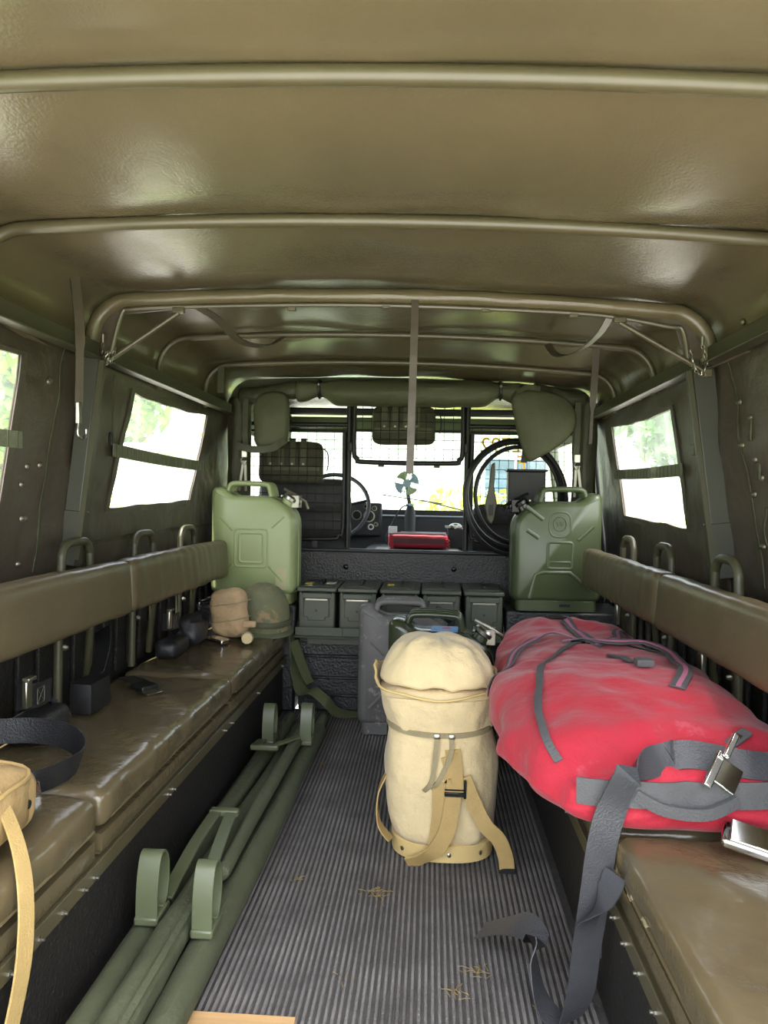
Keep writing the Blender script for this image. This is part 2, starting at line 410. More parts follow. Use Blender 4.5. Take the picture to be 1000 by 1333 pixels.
def window(name, hole_ring, sgn, strap_z, label, slope=0.0, m='vinyl_pane'):
    c = sum(hole_ring, V((0, 0, 0))) / len(hole_ring)
    w_ = tag(thing(name, None, None, c), kind='structure')
    b = MB(); out = V((0.004 * sgn, 0, 0))
    big = [p + (p - c) * 0.05 + out for p in hole_ring]
    # pane as a gently buckled sheet
    rings = []
    for j in range(8):
        u = 1 - j / 8
        rings.append([c + (p - c) * u + out + V((0.008 * (1 - u) * ns(p.y * 6 * u, p.z * 6 * u + j), 0, 0)) for p in big])
    b.loft(rings, cap=True); 
    b.f = [f for f in b.f if not (len(f) > 4 and f[0] > len(big) * 2 - 1 and f[-1] == 0)]
    b.f = [f for f in b.f if not (len(f) > 4 and max(f) == len(big) - 1)]
    b.build('pane', m, w_, label='scratched clear vinyl pane')
    b = MB(); inn = V((-0.003 * sgn, 0, 0)); N = len(hole_ring)
    rr = [[p + inn + (p - c).normalized() * q + V((-e * sgn, 0, 0)) for p in hole_ring] for q, e in ((0.001, 0), (0.001, 0.003), (0.026, 0.003), (0.026, 0))]
    b.loft(rr, closed=True); b.build('hem', 'canvas_side', w_)
    if strap_z:
        ys = [p.y for p in hole_ring]; ya, yb = min(ys) - 0.02, max(ys) + 0.02
        xw = (wl if sgn < 0 else wr)(strap_z)
        b = MB(); P = [V((xw - 0.010 * sgn, ya + (yb - ya) * i / 20, strap_z + slope * (i / 20 - 0.5) - 0.004 * math.sin(i / 20 * PI))) for i in range(21)]
        b.ribbon(P, V((0, 0, 1)), 0.036, 0.002); b.build('webbing_band', 'webbing_sheer', w_)
        b = MB()
        for i in range(22):
            y = ya + (yb - ya) * (i + 0.5) / 22; b.box((xw - 0.0115 * sgn, y, strap_z + slope * ((y - ya) / (yb - ya) - 0.5) - 0.004 * math.sin((y - ya) / (yb - ya) * PI)), (0.001, 0.004, 0.034))
        b.build('band_rib', 'webbing_olive', w_, kind='stuff')
    return w_

WL = tag(thing('wall_left', None, None, (-0.93, 1.7, 0)), kind='structure')
WR = tag(thing('wall_right', None, None, (0.76, 1.7, 0)), kind='structure')
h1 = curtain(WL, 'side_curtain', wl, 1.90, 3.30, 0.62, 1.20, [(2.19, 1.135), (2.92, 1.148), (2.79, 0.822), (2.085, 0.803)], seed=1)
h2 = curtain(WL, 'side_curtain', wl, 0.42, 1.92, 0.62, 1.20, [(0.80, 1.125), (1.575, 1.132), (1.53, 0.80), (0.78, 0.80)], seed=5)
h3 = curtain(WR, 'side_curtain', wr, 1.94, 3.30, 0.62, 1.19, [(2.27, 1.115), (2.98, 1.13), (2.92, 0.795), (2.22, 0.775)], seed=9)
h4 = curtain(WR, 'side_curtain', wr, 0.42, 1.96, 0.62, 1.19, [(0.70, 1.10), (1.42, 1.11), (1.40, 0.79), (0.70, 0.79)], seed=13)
window('window_1', h1, -1, 0.957, '', -0.012)
window('window_2', h2, -1, 0.955, '')
window('window_3', h3, 1, 0.945, '', 0.01)
window('window_4', h4, 1, 0.945, '')
# tub sides, bench bases, platforms
for W, s, xi, xo, xf, xp in ((WL, -1, -0.925, -0.96, -0.56, -0.518), (WR, 1, 0.755, 0.79, 0.302, 0.292)):
    b = MB(); b.box(((xi + xo) / 2, 1.87, 0.33), (0.035, 2.9, 0.66)); b.build('tub_side', 'liner', W)
    b = MB(); b.box(((xi + xf) / 2, 1.665, 0.104), (abs(xi - xf) - 0.002, 2.53, 0.206)); b.build('bench_base', 'liner', W, bevel=0.006)
    b = MB(); b.box(((xi + xp) / 2, 3.108, 0.21), (abs(xi - xp) - 0.002, 0.30, 0.42)); b.build('platform', 'liner_blue', W, bevel=0.01)
    b = MB(); y = 0.5
    while y < 3.2:
        b.box((xi - s * 0.006, y, 0.47), (0.012, 0.03, 0.30)); y += 0.09
    b.build('tub_ridges', 'liner', W, bevel=0.003)
# bulkhead
WF = tag(thing('wall_front', None, None, (XC, 3.28, 0)), kind='structure')
b = MB(); b.box((XC, 3.285, 0.43), (1.66, 0.03, 0.36)); b.build('bulkhead_panel', 'liner_blue', WF, bevel=0.004)
b = MB(); b.box((XC, 3.28, 0.616), (1.66, 0.05, 0.012)); b.build('bulkhead_cap', 'dash_black', WF, bevel=0.003)
b = MB(); b.box((-0.113, 3.14, 0.15), (0.80, 0.27, 0.30)); b.build('lower_panel', 'liner_blue', WF, bevel=0.004)
for z in (0.06, 0.13, 0.215):
    b = MB(); b.box((-0.113, 3.001, z), (0.78, 0.012, 0.012)); b.build('panel_ridge', 'liner_blue', WF, bevel=0.004)
for x in (-0.36, 0.10):
    b = MB(); b.lathe((x, 3.268, 0.545), (0, -1, 0), [(0.011, 0), (0.011, 0.006), (0.005, 0.009), (0.0, 0.010)], 12); b.build('bolt', 'black_gloss', WF)
# cab shell
b = MB(); b.box((XC, 4.0, 0.04), (1.7, 1.36, 0.04)); b.build('cab_floor', 'liner', WF)
for s, x, W in ((-1, -0.945, WL), (1, 0.765, WR)):
    b = MB(); b.box((x, 4.0, 0.42), (0.03, 1.36, 0.72)); b.build('cab_door_lower', 'jerry_dark', W, bevel=0.01)
    b = MB(); b.bar((x, 3.42, 0.6), (x * 0.94 if s < 0 else 0.69, 3.42, 1.26), 0.05, 0.16, (0, 1, 0)); b.build('door_pillar', 'black', W, bevel=0.01)
    b = MB(); b.bar((x, 4.63, 0.75), (x * 0.93 if s < 0 else 0.69, 4.63, 1.30), 0.06, 0.05, (0, 1, 0)); b.build('windscreen_pillar', 'jerry_dark', W, bevel=0.01)
    b = MB(); xx = -0.872 if s < 0 else 0.685
    b.box((xx, 4.02, 1.19), (0.03, 1.2, 0.12)); b.build('door_header', 'canvas_dark', W, bevel=0.008)
WW = tag(thing('window_5', None, None, (XC, 4.62, 0.77)), kind='structure')
b = MB(); b.box((XC, 4.64, 1.285), (1.62, 0.05, 0.075)); b.build('windscreen_header', 'jerry_green', WW, bevel=0.01)
b = MB(); b.box((XC, 4.64, 0.745), (1.7, 0.05, 0.05)); b.build('windscreen_sill', 'black', WW, bevel=0.008)
b = MB(); b.box((XC, 4.66, 1.01), (1.6, 0.006, 0.49)); b.build('glass_pane', 'glass', WW)
b = MB(); b.box((XC, 4.635, 1.243), (1.62, 0.03, 0.014)); b.build('rubber_seal', 'black', WW)
E = rot(PI / 2, 0, 0)
text('lettering', '2792', 0.125, 'yellow_ink', WW, (0.41, 4.653, 1.165), E, mirror=True)
text('lettering', 'F', 0.125, 'yellow_ink', WW, (0.535, 4.653, 1.06), E, mirror=True)
# cab roof cross bar, dark
b = MB(); b.box((XC, 4.35, 1.325), (1.45, 0.035, 0.04)); b.build('cab_bow', 'black', ceil, bevel=0.01)

# ------------------------------------------------------------------ roof bows, rails, posts, braces
for i, y in enumerate((0.45, 0.91, 1.39, 2.37, 2.86)):
    b = MB(); b.tube([(x, y, z) for x, z in bow_pts(0.0, 1.17, n=24)], 0.0125 if i < 3 else 0.010, 12)
    lab = ['painted steel tube bow at the open rear edge of the canvas roof',
           'scuffed olive tube bow arching under the roof nearest the rear edge bow',
           'olive tube bow under the roof, next behind the canvas-wrapped arch',
           'thin dark tube bow with rounded corners just ahead of the canvas-wrapped arch',
           'thin dark tube bow with rounded corners above the rolled canvas'][i]
    b.build('roof_bow', 'bow_paint', at=(XC, y, 1.17), label=lab, cat='roof bow', group='tube bows carrying the canvas roof')
# canvas wrapped main arch
t = thing('main_arch', 'canvas-wrapped steel arch across the roof between the two upright posts', 'roof arch', (XC, 1.88, 1.17))
P = bow_pts(-0.006, 1.17, n=40)
b = MB(); rings = []
for i, (x, z) in enumerate(P):
    y = 1.88; nrm = V((P[min(i + 1, len(P) - 1)][0] - P[max(i - 1, 0)][0], 0, P[min(i + 1, len(P) - 1)][1] - P[max(i - 1, 0)][1])).normalized(); up = V((-nrm.z, 0, nrm.x))
    rg = []
    for k in range(12):
        a = 2 * PI * k / 12; e = 1 + 0.12 * ns(i * 0.35, k * 0.6)
        rg.append(V((x, y, z)) + V((0, 1, 0)) * math.cos(a) * 0.024 * e + up * (math.sin(a) * 0.021 * e - 0.004))
    rings.append(rg)
b.loft(rings); b.build('canvas_sleeve', 'canvas_roof', t, sub=1)
b = MB(); pts = [(-0.80, 1.865, 1.19), (-0.775, 1.865, 1.285), (-0.745, 1.865, 1.300)] + [(x, 1.865, zt(x) - 0.034) for x in (-0.6, -0.3, -0.05, 0.2, 0.4)] + [(0.55, 1.865, 1.264), (0.585, 1.865, 1.255), (0.60, 1.865, 1.18)]
b.tube(spline(pts, 5), 0.0055, 8); b.build('inner_tube', 'bow_paint', t)
for s, x0, x1 in ((-1, -0.85, -0.60), (1, 0.645, 0.42)):
    b = MB(); zz = zt(x1) - 0.03
    poly = [(x0, 1.872, 1.19), (x0 + 0.05 * -s, 1.872, 1.19), (x0 + 0.075 * -s, 1.872, zt(x0 + .1 * -s) - 0.045), (x1, 1.872, zz - 0.004), (x1, 1.872, zz + 0.02), (x0 + 0.09 * -s, 1.872, zt(x0 + .09 * -s) - 0.006), (x0 + 0.02 * -s, 1.872, 1.27)]
    b.prism(poly, (0, 0, 0), (0, 0.006, 0)); b.build('corner_gusset', 'canvas_side', t)
for x, z in ((-0.35, 1.303), (-0.12, 1.309), (0.12, 1.302), (0.33, 1.29)):
    b = MB(); b.box((x, 1.866, z), (0.022, 0.012, 0.012)); b.build('tube_clip', 'bow_paint', t, bevel=0.003)
for s, X, lo in ((-1, -0.838, 'above the bench with the helmet'), (1, 0.652, 'above the bench with the red duffel')):
    for (ya, yb, wd) in ((0.45, 1.86, 'rear'), (1.92, 3.12, 'forward')):
        b = MB(); b.bar((X, ya, 1.195), (X, yb, 1.195), 0.022, 0.042); b.bar((X - s * 0.016, ya, 1.176), (X - s * 0.016, yb, 1.176), 0.02, 0.005)
        b.build('side_rail', 'frame_paint', at=(X, (ya + yb) / 2, 1.17), bevel=0.002, label='olive steel %s %s' % ({'rear': 'roof rail from post to tailgate', 'forward': 'roof rail from post to cab'}[wd], lo), cat='rail', group='rails along the roof edge')
    t = thing('corner_post', 'leaning grey-olive steel post ' + ('beside the bench with the helmet' if s < 0 else 'behind the red duffel bench'), 'post', (X, 1.9, 0.62), 'leaning roof posts')
    xb = -0.892 if s < 0 else 0.722; pw = 0.042 if s < 0 else 0.055; yb = 1.85 if s < 0 else 1.93
    b = MB(); b.bar((xb, yb, 0.665), (X + 0.004 * s, yb + 0.02, 1.185), pw, 0.045, (0, 1, 0)); b.build('post_tube', 'post_paint', t, bevel=0.004)
    b = MB(); b.bar((xb, yb, 0.665), (xb + (X - xb) * 0.27, yb + 0.005, 0.80), pw + 0.002, 0.049, (0, 1, 0)); b.build('post_socket', 'post_paint', t, bevel=0.003)
    b = MB(); b.bar((xb - s * (pw / 2 + 0.006), yb - 0.018, 0.68), (X - s * (pw / 2 + 0.003), yb, 1.17), 0.012, 0.012, (0, 1, 0)); b.build('edge_strip', 'frame_paint', t)
    # brace
    e = V((-0.63, 1.862, 1.290)) if s < 0 else V((0.437, 1.862, 1.272)); a_ = V((X - s * 0.008, 1.862, 1.155))
    t = thing('diagonal_brace', 'thin diagonal tube brace from the roof arch to the post ' + ('by the helmet bench' if s < 0 else 'by the red duffel bench'), 'brace', a_, 'arch braces')
    b = MB(); b.tube([a_, e], 0.006, 10); b.build('brace_tube', 'bow_paint', t)
    b = MB(); b.box(e + V((0, 0, 0.006)), (0.03, 0.014, 0.014)); b.build('brace_lug', 'bow_paint', t, bevel=0.003)
    b = MB(); b.box(a_, (0.02, 0.016, 0.02)); b.build('brace_lug', 'bow_paint', t, bevel=0.003)
    # chain and pin
    t = thing('pin_chain', 'small steel chain with retaining pin hanging at the post top ' + ('near the helmet bench' if s < 0 else 'near the red duffel bench'), 'chain', (X - s * 0.0, 1.84, 1.13), 'post pin chains')
    P = spline([(X - s * 0.030, 1.838, 1.215), (X - s * 0.022, 1.832, 1.175), (X - s * 0.034, 1.832, 1.145), (X - s * 0.048, 1.836, 1.165), (X - s * 0.058, 1.84, 1.205)], 4)
    if s < 0: P = spline([(X + 0.029, 1.838, 1.212), (X + 0.034, 1.832, 1.172), (X + 0.045, 1.832, 1.19), (X + 0.050, 1.832, 1.160), (X + 0.060, 1.84, 1.20)], 4)
    for i in range(0, len(P) - 1):
        a, c = P[i], P[i + 1]; d = (c - a).normalized(); sd = (V((0, 1, 0)) if i % 2 else V((1, 0, 0))); sd = (sd - d * sd.dot(d)).normalized()
        b = MB(); cc = (a + c) / 2; L = (c - a).length * 0.62
        b.tube([cc + d * math.cos(q) * L + sd * math.sin(q) * 0.0035 for q in [k * PI / 4 for k in range(8)]], 0.0011, 5, closed=True); b.build('chain_link', 'steel', t)
    b = MB(); b.tube([P[0], P[0] + V((0, 0, 0.02))], 0.004, 8); b.build('retaining_pin', 'zinc', t)
# snap studs on the curtains
def stud(x, y, z, s, W, r=0.0075):
    b = MB(); b.lathe((x, y, z), (-s, -0.25, 0), [(r, -0.002), (r, 0.002), (r * 0.6, 0.005), (0, 0.0055)], 10); b.build('snap_stud', 'zinc', W)
for (y, z) in ((1.70, 1.095), (1.705, 1.10), (1.685, 0.905), (1.635, 0.90), (1.620, 0.86), (1.648, 0.785), (1.635, 0.785), (1.63, 0.685), (1.55, 0.635), (1.55, 0.655), (1.45, 0.64), (1.775, 1.225), (1.93, 0.67), (1.93, 0.655)):
    stud(on_curtain(y, z, -1), y, z, -1, WL)
for (y, z) in ((1.81, 1.08), (1.80, 1.08), (1.72, 1.035), (1.79, 0.98), (1.78, 0.98), (1.72, 0.945), (1.71, 0.905), (1.765, 0.87), (1.755, 0.87), (1.74, 0.755), (1.73, 0.755), (1.655, 0.68), (1.98, 0.70), (1.97, 0.685), (1.73, 1.245)):
    stud(on_curtain(y, z, 1), y, z, 1, WR)
for (x, y, z, s, W) in ((0, 1.72, 1.01, 1, WR), (0, 1.715, 0.925, 1, WR)):
    b = MB(); xx = on_curtain(y, z, 1) - 0.002; b.soft((xx, y, z), (0.006, 0.018, 0.05), 0.003, (2, 3, 5)); b.build('leather_tab', 'canvas_dark', W)
# curtain seams
for W, f, s, pts in ((WL, wl, -1, [(1.78, 1.20), (1.74, 1.0), (1.70, 0.66)]), (WR, wr, 1, [(1.85, 1.19), (1.80, 1.0), (1.74, 0.66)]), (WR, wr, 1, [(1.70, 0.84), (1.69, 0.74), (1.40, 0.71), (1.0, 0.70)]), (WL, wl, -1, [(2.0, 0.71), (2.5, 0.72), (3.2, 0.72)])):
    b = MB(); P = [V((on_curtain(q.y, q.z, s) - s * 0.001, q.y, q.z)) for q in spline([(0, y, z) for y, z in pts], 8)]; b.ribbon(P, V((0, 1, 0.3)), 0.010, 0.003); b.build('seam', 'canvas_dark', W)
# ------------------------------------------------------------------ bench seats
def cush_disp(seed, amp, sy=3.0, sx=9.0):
    def f(p, n):
        return amp * (ns(p.x * sx * 0.6 + seed, p.y * sy * 2.2 + p.x * 9, seed) + 0.6 * ns(p.x * 7, p.y * 15 + p.x * 16, seed + 2))
    return f
SEAT = {(-1, 0): ('olive-brown vinyl seat cushion under the helmet and tan pouch', 'folded lower pad beneath the seat cushion that carries the helmet'),
        (-1, 1): ('long creased olive-brown vinyl seat cushion holding a loose belt tongue', 'folded lower pad beneath the long creased cushion with the belt tongue'),
        (-1, 2): ('olive-brown vinyl seat cushion under the tan canvas shoulder bag', 'folded lower pad beneath the cushion of the tan shoulder bag'),
        (1, 0): ('olive-brown vinyl seat cushion beneath the far end of the red duffel', 'folded lower pad under the far end of the red duffel'),
        (1, 1): ('olive-brown vinyl seat cushion beneath the near end of the red duffel', 'folded lower pad under the near end of the red duffel'),
        (1, 2): ('scuffed olive-brown vinyl seat cushion with frayed corner below the chrome buckle', 'folded lower pad under the scuffed cushion with the frayed corner')}
for s in (-1, 1):
    xa, xb = (-0.875, -0.548) if s < 0 else (0.296, 0.655)
    ysp = [(2.135, 2.945), (1.275, 2.125), (0.46, 1.265)] if s < 0 else [(2.135, 2.945), (1.235, 2.125), (0.46, 1.215)]
    for i, (ya, yb) in enumerate(ysp):
        c = ((xa + xb) / 2, (ya + yb) / 2); L = yb - ya
        l1, l2 = SEAT[(s, i)]
        t = tc = thing('seat_cushion', l1, 'cushion', (c[0], c[1], 0.262), 'bench seat cushions')
        b = MB(); b.soft((c[0], c[1], 0.299), (xb - xa, L, 0.066), 0.022, (22, 46, 5), cush_disp(i * 7 + s, 0.007)); b.build('pad', 'vinyl', t, sub=1)
        b = MB(); fx = xb - 0.003 if s < 0 else xa + 0.003
        b.tube([(fx, ya + 0.03 + (L - 0.06) * k / 12, 0.281 + 0.003 * ns(k, i)) for k in range(13)], 0.004, 6); b.build('piping', 'vinyl', t)
        t = thing('lower_pad', l2, 'cushion', (c[0], c[1], 0.222), 'folded lower seat pads')
        b = MB(); b.soft((c[0], c[1], 0.242), (xb - xa - 0.012, L - 0.012, 0.036), 0.008, (6, 18, 3), cush_disp(i * 5 + s, 0.002)); b.build('pad', 'vinyl', t)
        b = MB(); b.box((c[0], c[1], 0.2255), (xb - xa - 0.02, L - 0.01, 0.005)); b.build('seat_board', 'bow_paint', t)
        if (s, i) == (1, 2):
            b = MB()
            for y in (1.195, 1.172, 1.118, 1.105, 1.04):
                b.soft((xa + 0.0015, y, 0.278 + 0.012 * random.random()), (0.004, 0.010 + 0.016 * random.random(), 0.008 + 0.006 * random.random()), 0.002, (2, 4, 3), lambda p, n: 0.002 * ns(p.y * 300, p.z * 300))
            b.build('frayed_edge', 'tan_dark', tc, label='frayed pale fibres along the cushion edge')
    xf = -0.552 if s < 0 else 0.299
    t = thing('seat_edge_rail', 'bolted steel angle along the front of the bench ' + ('under the helmet cushions' if s < 0 else 'under the red duffel'), 'rail', (xf, 1.7, 0.2), 'bench edge rails')
    b = MB(); b.bar((xf, 0.46, 0.208), (xf, 2.94, 0.208), 0.004, 0.028); b.bar((xf + s * 0.02, 0.46, 0.2185), (xf + s * 0.02, 2.94, 0.2185), 0.04, 0.004); b.build('angle', 'bow_paint', t, bevel=0.001)
    for y in (0.98, 1.06, 1.13, 1.20, 1.24, 1.60, 1.63, 2.05, 2.12, 2.45, 2.85):
        b = MB(); b.lathe((xf - s * 0.002, y, 0.203), (-s, 0, 0), [(0.005, 0), (0.005, 0.003), (0.0028, 0.004), (0.0028, 0.008), (0, 0.008)], 8); b.build('bolt', 'zinc', t)
# backrests
BK = {(-1, 0): 'gathered olive-brown backrest bolster ending at the pale jerry can', (-1, 1): 'smooth olive-brown backrest bolster above the loose belt tongue',
      (1, 0): 'gathered olive-brown backrest bolster ending at the embossed dark jerry can', (1, 1): 'olive-brown backrest bolster pressed against by the red duffel'}
for s in (-1, 1):
    X = -0.803 if s < 0 else 0.593
    for i, (ya, yb) in enumerate(((1.965, 2.90), (1.0, 1.958))):
        def d(p, n, i=i, s=s):
            return (0.004 if i == 0 else 0.0018) * ns(p.y * (26 if i == 0 else 14) + p.z * 6 + s, p.z * 3, i * 4) + 0.003 * ns(p.y * 5, p.z * 8, s)
        b = MB(); b.soft((X, (ya + yb) / 2, 0.60), (0.066, yb - ya, 0.142), 0.022, (6, 60, 9), d, rot(0, 0.06 * s, 0))
        t = thing('backrest', BK[(s, i)], 'backrest', (X, (ya + yb) / 2, 0.53), 'bench backrest bolsters')
        b.build('bolster', 'vinyl_back', t, sub=1)
        b = MB(); b.box((X + s * 0.036, (ya + yb) / 2, 0.60), (0.006, yb - ya - 0.04, 0.11), rot(0, 0.06 * s, 0)); b.build('back_board', 'bow_paint', t)
    XH = X + s * 0.054
    t = thing('handle_rack', 'tubular steel rack of handle hoops behind the backrests ' + ('above the helmet bench' if s < 0 else 'above the red duffel bench'), 'rack', (XH, 1.9, 0.33), 'backrest tube frames')
    for yc in ((1.30, 1.81, 2.25, 2.66) if s < 0 else (1.25, 1.72, 2.17, 2.56)):
        b = MB(); wdt = 0.075 if s < 0 else 0.068
        P = [(XH, yc - wdt - 0.01, 0.50), (XH, yc - wdt, 0.67), (XH, yc - wdt + 0.004, 0.70), (XH, yc - wdt + 0.025, 0.722), (XH, yc, 0.726), (XH, yc + wdt - 0.025, 0.722), (XH, yc + wdt - 0.004, 0.70), (XH, yc + wdt, 0.67), (XH, yc + wdt + 0.01, 0.50)]
        b.tube(spline(P, 4), 0.0105, 10); b.build('handle_hoop', 'frame_paint', t)
        b = MB(); b.tube([(XH, yc - wdt - 0.01, 0.52), (XH, yc - wdt - 0.012, 0.345)], 0.0105, 10); b.build('leg', 'frame_paint', t)
        b = MB(); b.tube([(XH, yc + wdt + 0.01, 0.52), (XH + s * 0.03, yc + wdt + 0.05, 0.345)], 0.0105, 10); b.build('leg', 'frame_paint', t)
        b = MB(); b.lathe((XH - s * 0.012, yc - wdt - 0.01, 0.485), (-s, 0, 0), [(0.007, 0), (0.007, 0.005), (0.004, 0.012), (0, 0.012)], 8); b.build('bolt', 'zinc', t)
    b = MB(); b.tube([(XH - s * 0.003, 1.0, 0.512), (XH - s * 0.003, 2.9, 0.512)], 0.009, 8); b.build('lower_tube', 'frame_paint', t)

# ------------------------------------------------------------------ jerry cans
def offset_poly(P, d):
    n = len(P); out = []
    for i in range(n):
        a, b_, c = V(P[i - 1] + (0,)), V(P[i] + (0,)), V(P[(i + 1) % n] + (0,))
        d1 = (b_ - a).normalized(); d2 = (c - b_).normalized(); n1 = V((d1.y, -d1.x, 0)); n2 = V((d2.y, -d2.x, 0))
        m_ = (n1 + n2); m_ = m_ / max(0.5, m_.dot(n1)) if m_.length > 1e-6 else n1
        out.append((b_.x - m_.x * d, b_.y - m_.y * d))
    return out
def round_poly(P, rad, k=4):
    out = []; n = len(P)
    for i in range(n):
        a, b_, c = V(P[i - 1][:2]), V(P[i][:2]), V(P[(i + 1) % n][:2]); r = rad if not len(P[i]) > 2 else P[i][2]
        e1 = (a - b_); e2 = (c - b_); q = min(r, e1.length * 0.48, e2.length * 0.48); p1 = b_ + e1.normalized() * q; p2 = b_ + e2.normalized() * q
        for j in range(k + 1):
            t = j / k; p = p1 * (1 - t) ** 2 + b_ * 2 * t * (1 - t) + p2 * t * t; out.append((p.x, p.y))
    return out
def jerry(label, loc, rz, m, flip=False, style='cross', cap='black_gloss', scuff=False):
    t = thing('jerry_can', label, 'jerry can', (0, 0, 0), 'fuel cans')
    f = -1 if flip else 1
    base = [(-0.168, 0.035), (0.168, 0.035), (0.168, 0.36, 0.07), (0.075, 0.418, 0.03), (-0.085, 0.418, 0.03), (-0.118, 0.452, 0.03), (-0.168, 0.452, 0.05)]
    P = round_poly(base, 0.03)
    ins = offset_poly(P, 0.022); ins2 = offset_poly(P, 0.006)
    def ring(pp, y): return [V((x * f, y, z)) for x, z in pp]
    b = MB(); D = 0.0815
    b.loft([ring(ins, -D), ring(ins2, -D + 0.008), ring(P, -D + 0.028), ring(P, D - 0.028), ring(ins2, D - 0.008), ring(ins, D)])
    body = b.build('body', m, t, angle=50)
    # rolled seam round the middle
    sm = offset_poly(P, -0.003)
    b = MB(); b.loft([ring(sm, -0.004), ring(sm, 0.004)]); b.build('weld_seam', m, t, bevel=0.001)
    # base skirt with slot
    b = MB(); sk = round_poly([(-0.155, -D + 0.006), (0.155, -D + 0.006), (0.155, D - 0.006), (-0.155, D - 0.006)], 0.03)
    b.loft([[V((x * f, y, 0.0)) for x, y in sk], [V((x * f, y, 0.042)) for x, y in sk]]); b.build('base_skirt', m, t, bevel=0.002)
    if style == 'emblem':
        b = MB(); b.box((0.03, -D + 0.006, 0.024), (0.042, 0.003, 0.011)); b.build('skirt_slot', 'black', t)
    # three carry handles
    hz = 0.462
    for y in (-0.042, 0, 0.042):
        b = MB(); b.tube([V((x * f, y, z)) for x, z in spline2([(-0.108, 0.438), (-0.098, hz), (-0.06, hz + 0.006), (0.03, hz + 0.004), (0.055, hz - 0.004), (0.066, 0.418)])], 0.0105, 10)
        b.build('carry_handle', m, t)
    # spout, cap and lever
    c = V((0.125 * f, 0, 0.385)); ax = V((0.52 * f, 0, 0.85)).normalized()
    b = MB(); b.lathe(c + ax * 0.0, ax, [(0.034, -0.01), (0.034, 0.018), (0.030, 0.022), (0, 0.022)], 16); b.build('spout', cap if style != 'cross' else m, t)
    b = MB(); b.lathe(c + ax * 0.022, ax, [(0.036, 0.0), (0.037, 0.012), (0.030, 0.020), (0, 0.022)], 16); cp = b.build('cap', cap, t)
    up = V((0, 1, 0)); sd = ax.cross(up).normalized()
    b = MB(); b.tube([c + ax * 0.045 + sd * 0.05 * f, c + ax * 0.05, c + ax * 0.05 - sd * 0.05 * f, c + ax * 0.03 - sd * 0.075 * f], 0.006, 8); b.build('cap_lever', 'steel' if cap == 'steel' else cap, cp)
    for yy in (-0.026, 0.026):
        b = MB(); b.box(c + ax * 0.03 + V((0, yy, 0)) - sd * 0.02 * f, (0.03, 0.006, 0.05)); b.build('hinge_ear', cap, t, bevel=0.002)
    b = MB(); b.tube([c + ax * 0.02 + sd * 0.038 * f + V((0, y, 0)) for y in (-0.03, 0, 0.03)], 0.004, 6); b.build('locking_pin', 'steel', cp)
    # pressed relief on both broad faces
    def relief(pts, r, closed=False, nm='pressed_rib'):
        for sy in (-1, 1):
            b = MB(); b.tube([V((x * f, sy * (D - 0.0005), z)) for x, z in pts], r, 8, closed=closed, flat=1.0)
            for v in b.v: v.y = sy * (D - 0.0005) + (v.y - sy * (D - 0.0005)) * 0.45
            b.build(nm, m, t)
    if style == 'cross':
        relief(round_poly([(-0.05, 0.16), (0.045, 0.16), (0.045, 0.275), (-0.05, 0.275)], 0.014), 0.006, True)
        relief(round_poly([(-0.068, 0.143), (0.063, 0.143), (0.063, 0.292), (-0.068, 0.292)], 0.018), 0.005, True)
        for a, c2 in (((-0.075, 0.285), (-0.125, 0.335)), ((0.075, 0.298), (0.125, 0.345)), ((-0.075, 0.15), (-0.128, 0.095)), ((0.07, 0.15), (0.125, 0.09))): relief([a, c2], 0.0075)
    else:
        relief(round_poly([(-0.055, 0.165), (0.04, 0.165), (0.04, 0.265), (-0.055, 0.265)], 0.014), 0.006, True)
        relief([(-0.125, 0.085), (-0.045, 0.150), (0.055, 0.150), (0.085, 0.14), (0.105, 0.05)], 0.0075)
        relief([(-0.055, 0.165), (-0.045, 0.19), (0.03, 0.19), (0.04, 0.165)], 0.005)
        for a, c2 in (((-0.075, 0.275), (-0.13, 0.33)), ((0.075, 0.28), (0.12, 0.31)), ((0.06, 0.35), (0.125, 0.40))): relief([a, c2], 0.0085)
        relief(round_poly([(-0.045, 0.285), (0.035, 0.285), (0.035, 0.38), (-0.045, 0.38)], 0.035, 6), 0.0045, True, 'embossed_shield')
        for sy in (-1, 1):
            b = MB(); cx, cz = -0.004, 0.335
            b.tube([V(((cx + 0.024 * math.cos(q)) * f, sy * (D + 0.0005), cz + 0.027 * math.sin(q))) for q in [k * PI / 10 for k in range(20)]], 0.0024, 6, closed=True); b.build('embossed_ring', m, t)
            o = text('embossed_letter', 'W', 0.030, m, t, (cx * f, sy * (D + 0.0005), cz), rot(PI / 2, 0, 0 if sy < 0 else PI), 0.0015)
    if scuff:
        b = MB(); b.soft((0.118 * f, -D - 0.0002, 0.10), (0.042, 0.0012, 0.085), 0.0006, (5, 1, 8), lambda p, n: 0.001 * ns(p.x * 60, p.z * 40))
        b.build('bare_patch', 'bare_scuff', t, label='worn pale patch of paint')
    t.location = loc; t.rotation_euler = (0, 0, rz)
    return t
def spline2(P): return [(p.x, p.y) for p in spline([(x, z, 0) for x, z in P], 5)]
jerry('pale olive-green metal jerry can with worn patch, standing behind the helmet', (-0.692, 3.03, 0.4215), math.radians(-2), 'jerry_pale', scuff=True, cap='steel')
jerry('olive-green metal jerry can with embossed shield, standing beyond the red duffel', (0.482, 3.032, 0.4215), math.radians(2), 'jerry_green', flip=True, style='emblem', cap='black_gloss')
jm = jerry('glossy dark green jerry can on the floor behind the tan kit bag', (0.042, 2.495, 0.005), math.radians(-3), 'jerry_dark', cap='steel')
b = MB(); b.box((0.01, -0.02, 0.421), (0.085, 0.10, 0.002)); b.build('label_sticker', 'sticker_blue', jm)
